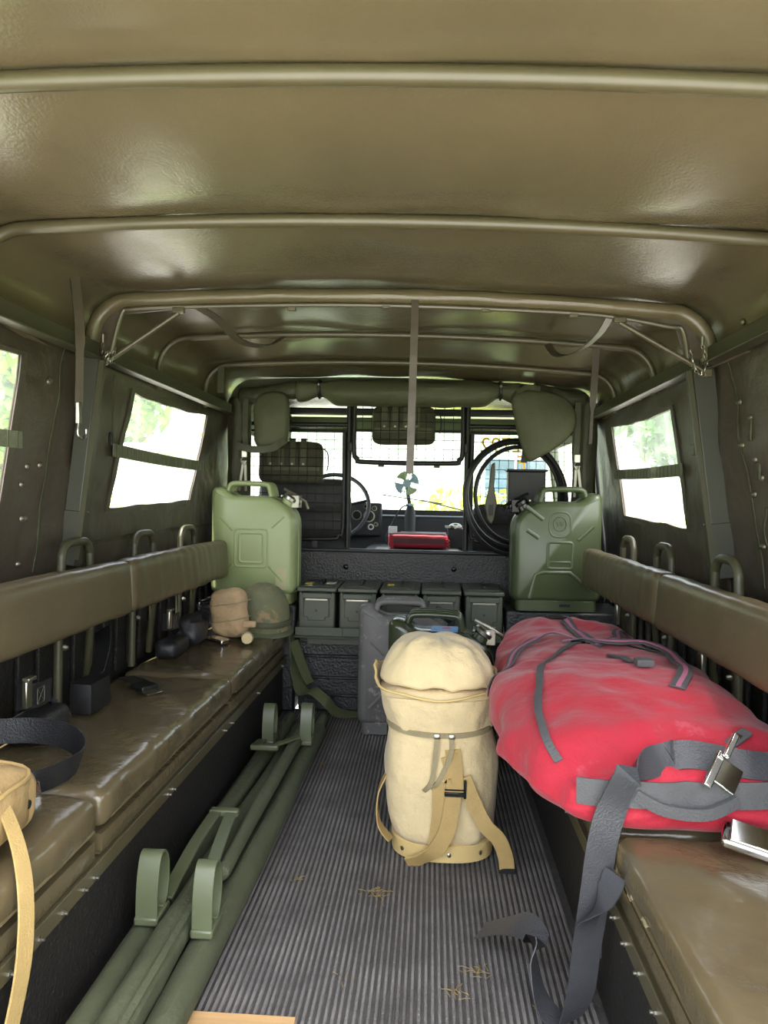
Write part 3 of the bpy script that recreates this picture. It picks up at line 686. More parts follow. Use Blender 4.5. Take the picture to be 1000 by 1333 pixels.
b = MB(); b.lathe((0.015, -0.01, 0.4225), (0, 0, 1), [(0.014, 0), (0.014, 0.001), (0, 0.001)], 14); b.build('sticker_dot', 'red_dot', jm)
jg = jerry('dusty dark grey jerry can on the floor in front of the ammunition cans', (-0.082, 2.775, 0.005), math.radians(3), 'jerry_grey', cap='black')

# ------------------------------------------------------------------ ammunition shelf and cans
t = thing('ammo_shelf', 'grey steel tray shelf bolted below the bulkhead, holding ammunition cans', 'shelf', (-0.113, 3.09, 0.3))
b = MB(); b.box((-0.113, 3.09, 0.306), (0.80, 0.35, 0.005)); b.build('tray', 'ammo_green', t)
b = MB(); b.box((-0.113, 2.916, 0.325), (0.80, 0.004, 0.034)); b.box((-0.113, 2.90, 0.309), (0.80, 0.034, 0.004)); b.build('front_lip', 'ammo_green', t, bevel=0.001)
for x in (-0.512, 0.286):
    b = MB(); b.prism([(x, 2.916, 0.309), (x, 3.26, 0.309), (x, 3.26, 0.45), (x, 3.05, 0.42)], (-0.0015, 0, 0), (0.0015, 0, 0)); b.build('end_gusset', 'ammo_green', t)
b = MB(); b.box((-0.30, 2.965, 0.283), (0.34, 0.03, 0.022)); b.build('support_bar', 'ammo_green', t)
b = MB(); b.box((-0.33, 2.9125, 0.325), (0.003, 0.004, 0.034)); b.build('lip_joint', 'black', t)
AL = ['olive steel ammunition can with yellow and white lid stickers, beside the pale jerry can',
      'olive steel ammunition can, second along the shelf from the pale jerry can',
      'olive steel ammunition can in the middle of the shelf with a yellow lid sticker',
      'olive steel ammunition can, second along the shelf from the embossed jerry can',
      'olive steel ammunition can at the shelf end nearest the embossed jerry can']
a0 = thing('ammo_can', AL[0], 'ammo can', (0, 0, 0), 'ammunition cans on the shelf')
b = MB(); b.box((0, 0, 0.082), (0.142, 0.278, 0.162)); b.build('body', 'ammo_green', a0, bevel=0.006)
b = MB(); b.box((0, 0, 0.174), (0.154, 0.292, 0.018)); lid_ = b.build('lid', 'ammo_lid', a0, bevel=0.005)
b = MB(); b.box((0, 0, 0.1845), (0.120, 0.24, 0.004)); b.build('lid_press', 'ammo_lid', lid_, bevel=0.002)
b = MB(); b.tube(spline([(0.006, -0.06, 0.186), (0.006, -0.055, 0.194), (0.006, 0.055, 0.194), (0.006, 0.06, 0.186)], 4), 0.0045, 8); b.build('lid_handle', 'black', lid_)
b = MB(); b.box((0.0, -0.144, 0.150), (0.116, 0.012, 0.022)); b.build('latch_bar', 'ammo_green', a0, bevel=0.004)
for x in (-0.062, 0.062):
    b = MB(); b.bar((x, -0.147, 0.165), (x * 0.86, -0.147, 0.118), 0.005, 0.005); b.build('latch_link', 'ammo_green', a0)
b = MB(); b.prism([(-0.048, -0.1425, 0.138), (0.048, -0.1425, 0.138), (0.050, -0.1425, 0.070), (0.034, -0.1425, 0.068), (0.034, -0.1425, 0.056), (-0.034, -0.1425, 0.056), (-0.034, -0.1425, 0.068), (-0.050, -0.1425, 0.070)], (0, 0, 0), (0, -0.008, 0)); pl = b.build('latch_plate', 'ammo_green', a0, bevel=0.002)
b = MB(); b.box((0, -0.151, 0.137), (0.086, 0.004, 0.007)); b.build('latch_lip', 'steel', pl, bevel=0.001)
b = MB(); b.lathe((0, -0.1512, 0.094), (0, -1, 0), [(0.005, 0), (0.005, 0.0008), (0, 0.0008)], 10); b.build('latch_hole', 'black', pl)
b = MB(); b.bar((-0.034, -0.148, 0.060), (-0.034, -0.148, 0.020), 0.004, 0.004); b.bar((0.034, -0.148, 0.060), (0.034, -0.148, 0.020), 0.004, 0.004); b.bar((-0.036, -0.148, 0.020), (0.036, -0.148, 0.020), 0.004, 0.005); b.build('lower_bail', 'ammo_green', a0)
xs = [-0.437, -0.276, -0.115, 0.046, 0.207]; cans = [a0] + [dup(a0) for _ in range(4)]
for i, (o, x) in enumerate(zip(cans, xs)):
    o.location = (x, 3.087, 0.309); o.rotation_euler = (0, 0, math.radians((0.5, -0.6, 0.3, -0.4, 0.6)[i])); o['label'] = AL[i]; ORG[o.name] = V((0, 0, 0))
def stick(o, x, y, w_, d, m):
    b = MB(); b.box((x, y, 0.1872), (w_, d, 0.0012)); b.build('sticker', m, o)
stick(cans[0], -0.045, -0.03, 0.03, 0.06, 'sticker_yellow'); stick(cans[0], 0.042, -0.02, 0.036, 0.06, 'sticker_white'); stick(cans[0], -0.035, -0.105, 0.025, 0.02, 'sticker_white')
stick(cans[2], -0.04, -0.02, 0.024, 0.05, 'sticker_yellow')

# ------------------------------------------------------------------ folded litter along the bench
t = thing('folded_litter', 'folded olive canvas litter with steel stirrup feet lying along the bench base', 'stretcher', (-0.44, 1.85, 0.004))
def cloth_roll(name, path, r, seed, fl=1.0, m='litter_canvas'):
    P = spline(path, 8); rings = []
    for i, p in enumerate(P):
        d_ = (P[min(i + 1, len(P) - 1)] - P[max(i - 1, 0)]).normalized(); x = d_.cross(V((0, 0, 1))).normalized(); u = x.cross(d_)
        rg = []
        for k in range(14):
            a = 2 * PI * k / 14; e = 1 + 0.24 * ns(p.y * 2.2, k * 0.5, seed) + 0.10 * ns(p.y * 8, k * 0.8, seed) + (0.10 * (1 - 4 * abs(ns(p.y * 1.4, k * 1.1, seed + 9))))
            q = p + x * math.cos(a) * r * e + u * math.sin(a) * r * e * fl; q.z = max(q.z, 0.0045); rg.append(q)
        rings.append(rg)
    b = MB(); b.loft(rings); return b.build(name, m, t, sub=1, angle=60)
cloth_roll('canvas_fold', [(-0.390, 0.90, 0.040), (-0.385, 1.3, 0.042), (-0.378, 1.9, 0.044), (-0.372, 2.62, 0.044)], 0.029, 1)
cloth_roll('canvas_fold', [(-0.447, 0.93, 0.055), (-0.442, 1.15, 0.070), (-0.440, 1.45, 0.068), (-0.435, 2.0, 0.055), (-0.43, 2.6, 0.05)], 0.030, 2, 0.9)
cloth_roll('canvas_fold', [(-0.505, 0.98, 0.042), (-0.505, 1.6, 0.044), (-0.50, 2.2, 0.045), (-0.495, 2.62, 0.045)], 0.027, 3)
cloth_roll('canvas_fold', [(-0.405, 1.5, 0.085), (-0.405, 1.9, 0.092), (-0.40, 2.4, 0.090), (-0.395, 2.55, 0.080)], 0.018, 4)
b = MB(); b.ribbon(spline([(-0.425, 0.95, 0.090), (-0.420, 1.2, 0.099), (-0.424, 1.5, 0.094), (-0.420, 1.62, 0.092)], 8), V((1, 0, -0.5)), 0.010, 0.003); b.build('canvas_hem', 'litter_canvas', t)
for x, ya, yb in ((-0.388, 0.80, 2.74), (-0.503, 0.82, 2.74)):
    b = MB(); b.tube([(x, ya, 0.042), (x + 0.014, yb, 0.044)], 0.017, 12); b.build('pole', 'litter_steel', t)
def stirrup(x, y, z, w_=0.036, h=0.108, d=0.058):
    P = spline([(x, y - d / 2, z), (x, y - d / 2 + 0.003, z + h * 0.55), (x, y - d * 0.22, z + h * 0.93), (x, y + d * 0.12, z + h), (x, y + d * 0.5, z + h * 0.80), (x, y + d * 0.58, z + h * 0.45), (x, y + d * 0.35, z + h * 0.12), (x, y + d * 0.05, z + 0.006)], 5)
    b = MB(); b.ribbon(P, V((1, 0, 0)), w_, 0.0045); o = b.build('stirrup_foot', 'litter_steel', t, bevel=0.001)
    b = MB(); b.box((x, y, z - 0.004), (w_ + 0.004, d + 0.012, 0.016)); b.build('stirrup_clamp', 'litter_steel', t, bevel=0.004)
stirrup(-0.384, 1.33, 0.086); stirrup(-0.494, 1.36, 0.086, 0.040); stirrup(-0.372, 2.36, 0.090); stirrup(-0.490, 2.36, 0.085)
def spreader(yc, xa, xb, y2, z=0.128):
    b = MB(); b.box(((xa + xb) / 2, yc, z), (abs(xb - xa), 0.022, 0.016)); b.build('crossbar', 'litter_steel', t, bevel=0.004)
    for x, x2 in ((xa + 0.016, xa + 0.004), (xb - 0.016, xb + 0.006)):
        b = MB(); b.ribbon(spline([(x, yc, z + 0.003), (x * 0.5 + x2 * 0.5, (yc + y2) / 2, z - 0.008), (x2, y2, 0.088)], 5), V((1, 0, 0)), 0.026, 0.005); b.build('spreader_arm', 'litter_steel', t, bevel=0.001)
spreader(1.70, -0.487, -0.420, 1.40); spreader(2.20, -0.512, -0.43, 2.34, 0.112)
b = MB(); b.bar((-0.45, 2.20, 0.115), (-0.385, 2.29, 0.118), 0.018, 0.005); b.build('latch_arm', 'litter_steel', t)

# olive webbing strap draped off the cushion end
b = MB(); P = spline([(-0.585, 2.93, 0.336), (-0.548, 2.93, 0.335), (-0.530, 2.93, 0.31), (-0.522, 2.93, 0.22), (-0.505, 2.94, 0.13), (-0.475, 2.90, 0.095), (-0.43, 2.86, 0.11), (-0.38, 2.84, 0.08), (-0.345, 2.88, 0.032), (-0.29, 2.925, 0.0095), (-0.20, 2.94, 0.0075)], 6)
sd = [V((0.15, 1, 0)) if i < 20 else (V((0.4, 0.8, 0.2)) if i < 44 else V((0.3, 0.9, 0))) for i in range(len(P))]
b.ribbon(P, sd, 0.055, 0.003); b.build('cargo_strap', 'webbing_olive', at=(-0.5, 2.9, 0.007), label='wide olive webbing strap draped from the cushion end down to the floor', cat='strap')
b = MB(); P = spline([(-0.520, 2.925, 0.285), (-0.496, 2.924, 0.22), (-0.468, 2.925, 0.15), (-0.452, 2.92, 0.125)], 6); b.ribbon(P, V((0.6, 1, 0)), 0.05, 0.003)
b.build('cargo_strap', 'webbing_olive', at=(-0.5, 2.92, 0.1), label='second slack olive strap end crossing beside the draped webbing strap', cat='strap')

# ------------------------------------------------------------------ tan kit bag
t = thing('kit_bag', 'upright cream canvas kit bag with zip and webbing straps on the ribbed mat', 'bag', (0.035, 1.87, 0.004))
cx, cy = 0.036, 1.868
def bagpt(a, z, rx, ry, sx=0.0, n=2.6):
    ca, sa = math.cos(a), math.sin(a); k = (abs(ca) ** n + abs(sa) ** n) ** (-1 / n)
    return V((cx + sx + rx * ca * k, cy + ry * sa * k, z))
prof = [(0.040, 0.116, 0.104, 0.006), (0.055, 0.121, 0.109, 0.005), (0.10, 0.130, 0.116, 0.004), (0.16, 0.135, 0.120, 0.0), (0.22, 0.134, 0.120, -0.002), (0.265, 0.130, 0.118, -0.004), (0.290, 0.124, 0.113, -0.006), (0.302, 0.121, 0.110, -0.006), (0.315, 0.125, 0.113, -0.007), (0.345, 0.130, 0.118, -0.010), (0.385, 0.136, 0.124, -0.013), (0.41, 0.139, 0.128, -0.014)]
NA = 48
def bagr(a, z, rx, ry, sx):
    w_ = 0.010 * ns(math.cos(a) * 2.2, math.sin(a) * 2.2, z * 12) + 0.006 * ns(math.cos(a) * 2.6 + 7, math.sin(a) * 2.6, z * 46) + 0.005 * (1 - 2 * abs(ns(math.cos(a) * 3 + z * 9, math.sin(a) * 3, z * 17 + 5)))
    return bagpt(a, z, rx + w_, ry + w_, sx)
b = MB(); b.loft([[bagr(2 * PI * k / NA, *p) for k in range(NA)] for p in prof]); b.build('body', 'tan', t, sub=1, angle=70)
b = MB(); b.loft([[bagpt(2 * PI * k / NA, z, rx, ry, 0.006) for k in range(NA)] for z, rx, ry in ((0.004, 0.112, 0.100), (0.008, 0.122, 0.110), (0.045, 0.1235, 0.1115), (0.048, 0.120, 0.108))]); b.build('base_band', 'tan_base', t, angle=50)
for a in (-2.35, -1.85, -1.45, -0.85):
    p = bagpt(a, 0.027, 0.123, 0.111, 0.006); b = MB(); b.lathe(p, (p - V((cx, cy, 0.027))), [(0.005, -0.001), (0.005, 0.0015), (0.002, 0.003), (0, 0.003)], 10); b.build('eyelet', 'steel', t)
# collar with a peaked rim
def rimz(a):
    return 0.416 + 0.018 * math.sin(a) + 0.030 * math.exp(-((a - PI) / 0.35) ** 2) + 0.012 * math.exp(-(min(a, 2 * PI - a) / 0.4) ** 2) - 0.010 * math.exp(-((a - 1.5 * PI) / 0.5) ** 2)
rg = []
for u in (0, 0.35, 0.7, 1.0):
    rg.append([bagr(2 * PI * k / NA, 0.385 + (rimz(2 * PI * k / NA) - 0.385) * u, 0.138 + 0.007 * u, 0.126 + 0.006 * u, -0.013 - 0.004 * u) for k in range(NA)])
b = MB(); b.loft(rg, cap=False); b.build('collar', 'tan', t, solid=0.003, sub=1)
b = MB(); P = [bagr(2 * PI * k / NA, rimz(2 * PI * k / NA), 0.146, 0.133, -0.017) for k in range(NA)]; b.tube(P, 0.003, 6, closed=True); b.build('rim_hem', 'tan_base', t)
# crumpled top
rg = []
for j in range(9):
    u = j / 9; q = math.cos(u * PI / 2) ** 0.55; ring = []
    for k in range(NA):
        a = 2 * PI * k / NA; z = 0.400 + 0.112 * math.sin(u * PI / 2) ** 1.25 + 0.016 * ns(math.cos(a) * q * 3.5, math.sin(a) * q * 3.5, 4) * (0.3 + u) + 0.010 * (1 - abs(ns(math.cos(a) * q * 6 + 2, math.sin(a) * q * 3, 1)) * 2); p = bagpt(a, z, 0.139 * q + 0.002, 0.125 * q + 0.002, -0.014); p.y += 0.018 * u; p.x += 0.006 * u; p.z -= 0.03 * u * max(0, math.cos(a)) * q
        ring.append(p)
    rg.append(ring)
b = MB(); b.loft(rg); b.build('top_flap', 'tan', t, sub=1, angle=70)
# zip
P = [bagpt(a, 0.300 + 0.010 * abs(math.cos(a)) ** 2 + 0.004, 0.127, 0.1165, -0.006) for a in [PI + 0.05 + (PI - 0.1) * k / 40 for k in range(41)]]
b = MB(); b.ribbon(P, V((0, 0, 1)), 0.012, 0.004); b.build('zip', 'tan_dark', t)
for a in (-1.62, -1.36):
    p = bagpt(a, 0.303, 0.129, 0.119, -0.006); b = MB(); b.soft(p, (0.016, 0.010, 0.013), 0.004, (3, 2, 3)); zs = b.build('zip_slider', 'steel', t)
    b = MB(); q = spline([p + V((0, -0.006, -0.004)), p + V((-0.003, -0.012, -0.04)), p + V((0.002 - (0.012 if a < -1.5 else 0.03), -0.012, -0.10)), p + V((-0.016 - (0.012 if a < -1.5 else 0.03), -0.006, -0.125 if a < -1.5 else -0.118))], 5); b.ribbon(q, V((1, 0, 0.2)), 0.011, 0.003); b.build('zip_pull', 'tan_dark', zs)
# straps
fx = lambda x, z, o=0.0: V((x, cy - 0.124 - o, z))
b = MB(); b.ribbon(spline([fx(0.052, 0.262), fx(0.060, 0.235, 0.004), fx(0.062, 0.20, 0.006), fx(0.058, 0.195, 0.006)], 5), V((1, 0, 0)), 0.040, 0.004); b.build('strap_tab', 'tan_strap', t)
b = MB(); b.ribbon(spline([fx(0.060, 0.275, -0.006), fx(0.066, 0.22, 0.008), fx(0.060, 0.15, 0.010), fx(0.048, 0.09, 0.016), fx(0.020, 0.045, 0.014), fx(-0.015, 0.018, 0.0), fx(-0.04, 0.009, -0.004)], 6), V((1, 0, 0.1)), 0.036, 0.004); b.build('shoulder_strap', 'tan_strap', t)
b = MB(); b.ribbon(spline([fx(0.030, 0.20, 0.0), fx(0.030, 0.12, 0.002), fx(0.022, 0.05, 0.0)], 5), V((1, 0, 0)), 0.030, 0.003); b.build('strap_backing', 'tan_strap', t)
b = MB(); b.ribbon(spline([fx(0.086, 0.215, 0.004), fx(0.105, 0.17, 0.012), fx(0.135, 0.115, 0.02), fx(0.165, 0.085, 0.02), fx(0.182, 0.045, 0.016), fx(0.187, 0.012, 0.012)], 6), V((0.9, 0, 0.45)), 0.034, 0.004); ss = b.build('loose_strap', 'tan_strap', t)
b = MB(); b.box(fx(0.187, 0.010, 0.012), (0.037, 0.006, 0.012)); b.build('strap_end', 'black', t, bevel=0.001)
b = MB(); b.box(fx(0.066, 0.178, 0.012), (0.046, 0.007, 0.010)); b.box(fx(0.066, 0.188, 0.012), (0.046, 0.005, 0.003)); b.box(fx(0.089, 0.19, 0.011), (0.006, 0.008, 0.042)); b.build('buckle', 'black_gloss', t, bevel=0.002)
p0 = bagpt(PI, 0.2, 0.137, 0.12); b = MB(); b.ribbon(spline([(p0.x + 0.008, cy - 0.04, 0.19), (p0.x - 0.012, cy - 0.05, 0.14), (p0.x - 0.008, cy - 0.07, 0.08), (p0.x + 0.022, cy - 0.085, 0.045)], 6), V((0, 1, 0.2)), 0.03, 0.003); b.build('side_handle', 'tan_strap', t)

# ------------------------------------------------------------------ red duffel
t = thing('duffel_bag', 'large dusty red duffel bag with grey straps slumped over the bench', 'duffel bag', (0.36, 1.82, 0.332))
Y0, Y1 = 1.215, 2.56
def lerp(tb, x):
    for (a, va), (c, vc) in zip(tb, tb[1:]):
        if x <= c:
            u = (x - a) / (c - a); u = u * u * (3 - 2 * u); return va + (vc - va) * u
    return tb[-1][1]
XL = [(0, 0.215), (0.06, 0.17), (0.15, 0.140), (0.30, 0.138), (0.42, 0.165), (0.6, 0.185), (0.8, 0.215), (1.0, 0.26)]
XR = [(0, 0.585), (0.08, 0.61), (0.4, 0.61), (1.0, 0.57)]
HH = [(0, 0.085), (0.08, 0.115), (0.25, 0.145), (0.5, 0.146), (0.75, 0.132), (0.92, 0.108), (1.0, 0.085)]
def duf(v, u, off=0.0):
    """v along 0..1, u around 0..1 (0 = floor side left, going over the top)"""
    y = Y0 + (Y1 - Y0) * v; xl, xr, h = lerp(XL, v), lerp(XR, v), lerp(HH, v)
    a = 2 * PI * u; n = 3.3; ca, sa = -math.cos(a), math.sin(a); k = (abs(ca) ** n + abs(sa) ** n) ** (-1 / n)
    xx = (xl + xr) / 2 + (xr - xl) / 2 * ca * k; zz = sa * k
    s_ = (xx - xl) / (xr - xl)
    zc = 0.338 + h * 0.5
    z = zc + h * 0.5 * zz
    if zz > 0: z += zz * (0.045 * s_ * (1 - s_ * 0.7) + 0.012 * math.sin(v * 9)); z = min(z, 0.524)
    wv = 0.014 * ns(xx * 6, y * 4.5, z * 7) + 0.008 * ns(xx * 15 + y * 9, y * 8, z * 9) + 0.014 * (1 - 2 * abs(ns(xx * 7 + y * 3, y * 6 - xx * 5, z * 6 + 3))) - 0.007 + 0.005 * (1 - 2 * abs(ns(xx * 17, y * 15, z * 14)))
    nrm = V((ca, 0, sa * 0.9))
    p = V((xx, y, z)) + nrm * (off + (wv if zz > -0.3 else 0))
    if zz < 0: p.z = max(p.z, 0.338)
    p.x = min(p.x, 0.612)
    return p
NV, NU = 100, 80; rings = []
for i in range(NV + 1):
    rings.append([duf(i / NV, k / NU) for k in range(NU)])
def endcap(ring, dy, k1, k2):
    c = sum(ring, V((0, 0, 0))) / len(ring); out = []
    for sc_, d_ in k1:
        out.append([V((c.x + (p.x - c.x) * sc_, p.y + dy * d_ + 0.006 * ns(p.x * 14, p.z * 18, d_), max(0.338, c.z + (p.z - c.z) * sc_ + k2))) for p in ring])
    return out
near = endcap(rings[0], -0.028, [(0.94, 0.35), (0.8, 0.75), (0.55, 0.95), (0.2, 1.0)], 0)
far = endcap(rings[-1], 0.05, [(0.9, 0.5), (0.7, 0.85), (0.35, 1.0)], 0)
b = MB(); b.loft(list(reversed(near)) + rings + far); DUF = BVHTree.FromPolygons([tuple(p) for p in b.v], b.f); b.build('body', 'red', t, sub=1, angle=80)
def onto_duffel(p, d, off):
    d = V(d).normalized(); h = DUF.ray_cast(V(p) - d * 0.25, d)
    return (h[0] - d * off, h[1]) if h[0] is not None else (V(p), None)
def surf_strap(name, path, w_, m, off=0.003, th=0.003, n=6):
    P2 = spline([(v, u, o) for v, u, o in [(q + (0,))[:3] for q in path]], n)
    P = [duf(p.x, p.y, off + p.z) for p in P2]
    for _ in range(4): P = [P[0]] + [(P[i - 1] + P[i] * 2 + P[i + 1]) / 4 + V((0, 0, 0.0006)) for i in range(1, len(P) - 1)] + [P[-1]]
    sd = []
    for i, p in enumerate(P2):
        q1 = duf(p.x + 0.01, p.y) - duf(p.x - 0.01, p.y); q2 = duf(p.x, p.y + 0.01) - duf(p.x, p.y - 0.01); N = q1.cross(q2)
        d_ = P[min(i + 1, len(P) - 1)] - P[max(i - 1, 0)]; sd.append(d_.cross(N).normalized())
    b = MB(); b.ribbon(P, sd, w_, th); return b.build(name, m, t)
for m_, w_, o_ in (('grey_web', 0.034, 0.003), ('pink_web', 0.010, 0.0048)):
    surf_strap('webbing_strap' if m_ == 'grey_web' else 'strap_stripe', [(0.99, 0.26), (0.86, 0.25), (0.72, 0.255), (0.60, 0.25), (0.53, 0.26)], w_, m_, o_)
    surf_strap('webbing_strap' if m_ == 'grey_web' else 'strap_stripe', [(0.33, 0.04), (0.40, 0.10), (0.50, 0.14, 0.006), (0.56, 0.19, 0.016), (0.54, 0.23, 0.01), (0.50, 0.27)], w_ * 0.8, m_, o_)
    surf_strap('webbing_strap' if m_ == 'grey_web' else 'strap_stripe', [(0.50, 0.26), (0.56, 0.31, 0.012), (0.66, 0.33, 0.014), (0.70, 0.37, 0.006), (0.68, 0.44)], w_ * 0.8, m_, o_)
    surf_strap('carry_handle' if m_ == 'grey_web' else 'strap_stripe', [(0.53, 0.21, 0.002), (0.50, 0.28, 0.012), (0.46, 0.33, 0.02), (0.36, 0.345, 0.012), (0.24, 0.33, 0.004), (0.16, 0.30, 0.002)], w_ * 0.85, m_, o_)
surf_strap('zip', [(0.03, 0.11), (0.10, 0.13), (0.22, 0.155), (0.35, 0.175), (0.45, 0.20), (0.52, 0.235)], 0.014, 'grey_web')
surf_strap('zip', [(0.52, 0.28), (0.50, 0.33), (0.47, 0.40), (0.45, 0.45)], 0.016, 'grey_web')
surf_strap('zip', [(0.42, 0.27), (0.33, 0.28), (0.27, 0.285)], 0.020, 'grey_web')
for v, u, w_ in ((0.80, 0.235, 0.05), (0.53, 0.235, 0.035)):
    p = duf(v, u, 0.010); b = MB(); b.box(p, (w_, 0.012, 0.009)); b.box(p + V((0, 0.02, 0)), (w_, 0.008, 0.006)); b.build('strap_buckle', 'black_gloss', t, bevel=0.002)
p = duf(0.26, 0.285, 0.012); b = MB(); b.soft(p, (0.036, 0.035, 0.016), 0.005, (3, 3, 2)); b.build('zip_garage', 'grey_web', t)
p = duf(0.885, 0.225, 0.008); b = MB(); b.ribbon(spline([p, p + V((-0.012, -0.03, 0.004)), p + V((-0.008, -0.06, 0.0))], 4), V((1, 0, 0)), 0.012, 0.004); b.build('zip_pull', 'black', t)
# end panel webbing and handle
yE = Y0 - 0.036
def ep(x, z, o=0.0): return V((x, yE - o + 0.012 * abs((x - 0.38) / 0.16) ** 2 + 0.10 * max(0, z - 0.385), z))
b = MB(); b.ribbon([onto_duffel(ep(0.235 + 0.325 * i / 16, 0.398 + 0.012 * i / 16), (0, 1, 0), 0.003)[0] for i in range(17)], V((0, 0.1, 1)), 0.040, 0.004); b.build('end_webbing', 'grey_web', t)
b = MB(); b.ribbon(spline([onto_duffel(ep(x, z), (0, 1, 0), o)[0] for x, z, o in ((0.32, 0.402, 0.005), (0.36, 0.385, 0.016), (0.42, 0.383, 0.020), (0.47, 0.40, 0.007))], 6), V((0, 0, 1)), 0.018, 0.006); b.build('end_handle', 'grey_web', t)

# ------------------------------------------------------------------ seat belts
t = thing('seat_belt', 'long grey seat belt webbing draped over the red duffel onto the floor', 'seat belt', (0.25, 1.2, 0.006))
def belt(parts, w_=0.047, m='belt_grey', name='webbing'):
    P = spline([p for p, s in parts], 8); S = spline([s for p, s in parts], 8); b = MB(); b.ribbon(P, S, w_, 0.0018); return b.build(name, m, t)
# the part that lies on the bag follows its surface, then it hangs free to the floor
BD = (0.33, 0.88, -0.34); lay = []; nrm = []
for p_ in spline([(0.600, 1.18, 0.462), (0.54, 1.16, 0.462), (0.47, 1.145, 0.468), (0.42, 1.138, 0.480), (0.375, 1.132, 0.492), (0.342, 1.130, 0.485)], 3):
    q, n_ = onto_duffel(p_, BD, 0.011); lay.append(q); nrm.append(n_ if n_ is not None else V((0, -0.7, 0.7)))
for _ in range(6):
    lay = [lay[0]] + [(lay[i - 1] + lay[i] * 2 + lay[i + 1]) / 4 + V((0, -0.0005, 0.0005)) for i in range(1, len(lay) - 1)] + [lay[-1]]
    nrm = [nrm[0]] + [(nrm[i - 1] + nrm[i] + nrm[i + 1]).normalized() for i in range(1, len(nrm) - 1)] + [nrm[-1]]
par = []
for i, q in enumerate(lay):
    d_ = (lay[min(i + 1, len(lay) - 1)] - lay[max(i - 1, 0)]).normalized(); sd_ = V((-0.12, -0.72, 0.68)).cross(d_).normalized()
    par.append((q, sd_ if sd_.z > 0 else -sd_))
par += [((0.312, 1.176, 0.440), (0.75, 0.2, 0.6))]
par += [((0.285, 1.178, 0.385), (1, 0.1, 0.25)), ((0.270, 1.176, 0.33), (1, 0.1, 0.05)), ((0.262, 1.185, 0.24), (1, 0.1, 0)), ((0.255, 1.20, 0.15), (1, 0.2, 0)), ((0.248, 1.208, 0.07), (1, 0.3, 0)), ((0.228, 1.226, 0.012), (0.8, 0.7, 0)), ((0.198, 1.25, 0.03), (0.5, 0.9, 0)), ((0.186, 1.275, 0.075), (0.3, 1, 0)), ((0.192, 1.305, 0.105), (0.2, 0.9, 0.4)), ((0.178, 1.35, 0.10), (0.4, 0.6, 0.6)), ((0.150, 1.40, 0.070), (0.6, 0.6, 0.4)), ((0.110, 1.45, 0.030), (0.5, 0.8, 0.2))]
belt(par)
belt([((0.286, 1.158, 0.292), (0.1, 0.6, 0.8)), ((0.276, 1.155, 0.268), (0.1, 0.5, 0.8)), ((0.262, 1.165, 0.240), (0.4, 0.3, 0.8)), ((0.256, 1.190, 0.195), (0.85, 0.2, 0.3)), ((0.259, 1.206, 0.13), (1, 0.2, 0))], 0.044)
rb = rot(math.radians(-35), math.radians(32), math.radians(-10)); c = onto_duffel((0.412, 1.122, 0.470), BD, 0.024)[0]
b = MB(); b.box(c, (0.013, 0.010, 0.062), rb); b.box(c + V((0.020, 0.004, -0.010)), (0.042, 0.004, 0.042), rb); b.build('adjuster_buckle', 'chrome', t, bevel=0.002)
b = MB(); b.box(c + V((0.028, 0.010, 0.034)), (0.010, 0.008, 0.042), rb); b.build('buckle_bar', 'chrome', t, bevel=0.002)
b = MB(); c2 = onto_duffel((0.460, 1.16, 0.510), BD, 0.008)[0]; b.box(c2, (0.055, 0.020, 0.006), rot(0.3, math.radians(-22), 0.5)); b.build('belt_tongue', 'grey_web', t, bevel=0.002)
b = MB(); b.box(c2 + V((0, -0.001, 0.004)), (0.014, 0.011, 0.003), rot(0.3, math.radians(-22), 0.5)); b.build('tongue_slot', 'chrome', t, bevel=0.001)
t = thing('belt_buckle', 'chrome lift-latch belt buckle resting on the scuffed cushion beside the duffel', 'buckle', (0.478, 1.165, 0.332))
rb = rot(math.radians(14), math.radians(10), math.radians(-20))
b = MB(); b.box((0.474, 1.160, 0.352), (0.075, 0.05, 0.016), rb); b.build('buckle_body', 'chrome', t, bevel=0.005)
b = MB(); b.box((0.476, 1.150, 0.364), (0.062, 0.042, 0.005), rot(math.radians(24), math.radians(10), math.radians(-20))); b.build('lift_latch', 'chrome', t, bevel=0.002)
b = MB(); b.ribbon(spline([(0.50, 1.165, 0.350), (0.54, 1.17, 0.342), (0.60, 1.18, 0.338)], 4), V((0, 1, 0)), 0.045, 0.002); b.build('webbing', 'belt', t)
t.location += V((0, -0.014, 0.002))
# helmet-side belts
t = thing('seat_belt', 'black seat belt loop with silver end plate beside the tan shoulder bag', 'seat belt', (-0.68, 1.32, 0.333))
belt([((-0.850, 1.40, 0.385), (0, 0.15, 1)), ((-0.76, 1.42, 0.388), (0, 0.2, 1)), ((-0.68, 1.405, 0.384), (0.1, 0.2, 1)), ((-0.630, 1.36, 0.374), (0.2, 0.1, 1)), ((-0.618, 1.315, 0.366), (0.3, 0, 1)), ((-0.640, 1.270, 0.358), (0.2, -0.2, 1)), ((-0.665, 1.245, 0.354), (0.1, -0.3, 1))], 0.047, 'belt')
b = MB(); b.box((-0.655, 1.235, 0.348), (0.010, 0.024, 0.026), rot(0.2, 0, -0.5)); b.build('end_plate', 'chrome', t, bevel=0.002)
t = thing('belt_tongue', 'black belt tongue with white metal tip lying on the long cushion', 'seat belt', (-0.72, 1.93, 0.333))
b = MB(); b.box((-0.735, 1.945, 0.345), (0.05, 0.055, 0.012), rot(0, 0.06, -0.5)); b.build('tongue_grip', 'black', t, bevel=0.003)
b = MB(); b.box((-0.705, 1.905, 0.3415), (0.042, 0.05, 0.0025), rot(0, 0.06, -0.5)); b.build('tongue_tip', 'chrome', t, bevel=0.001)
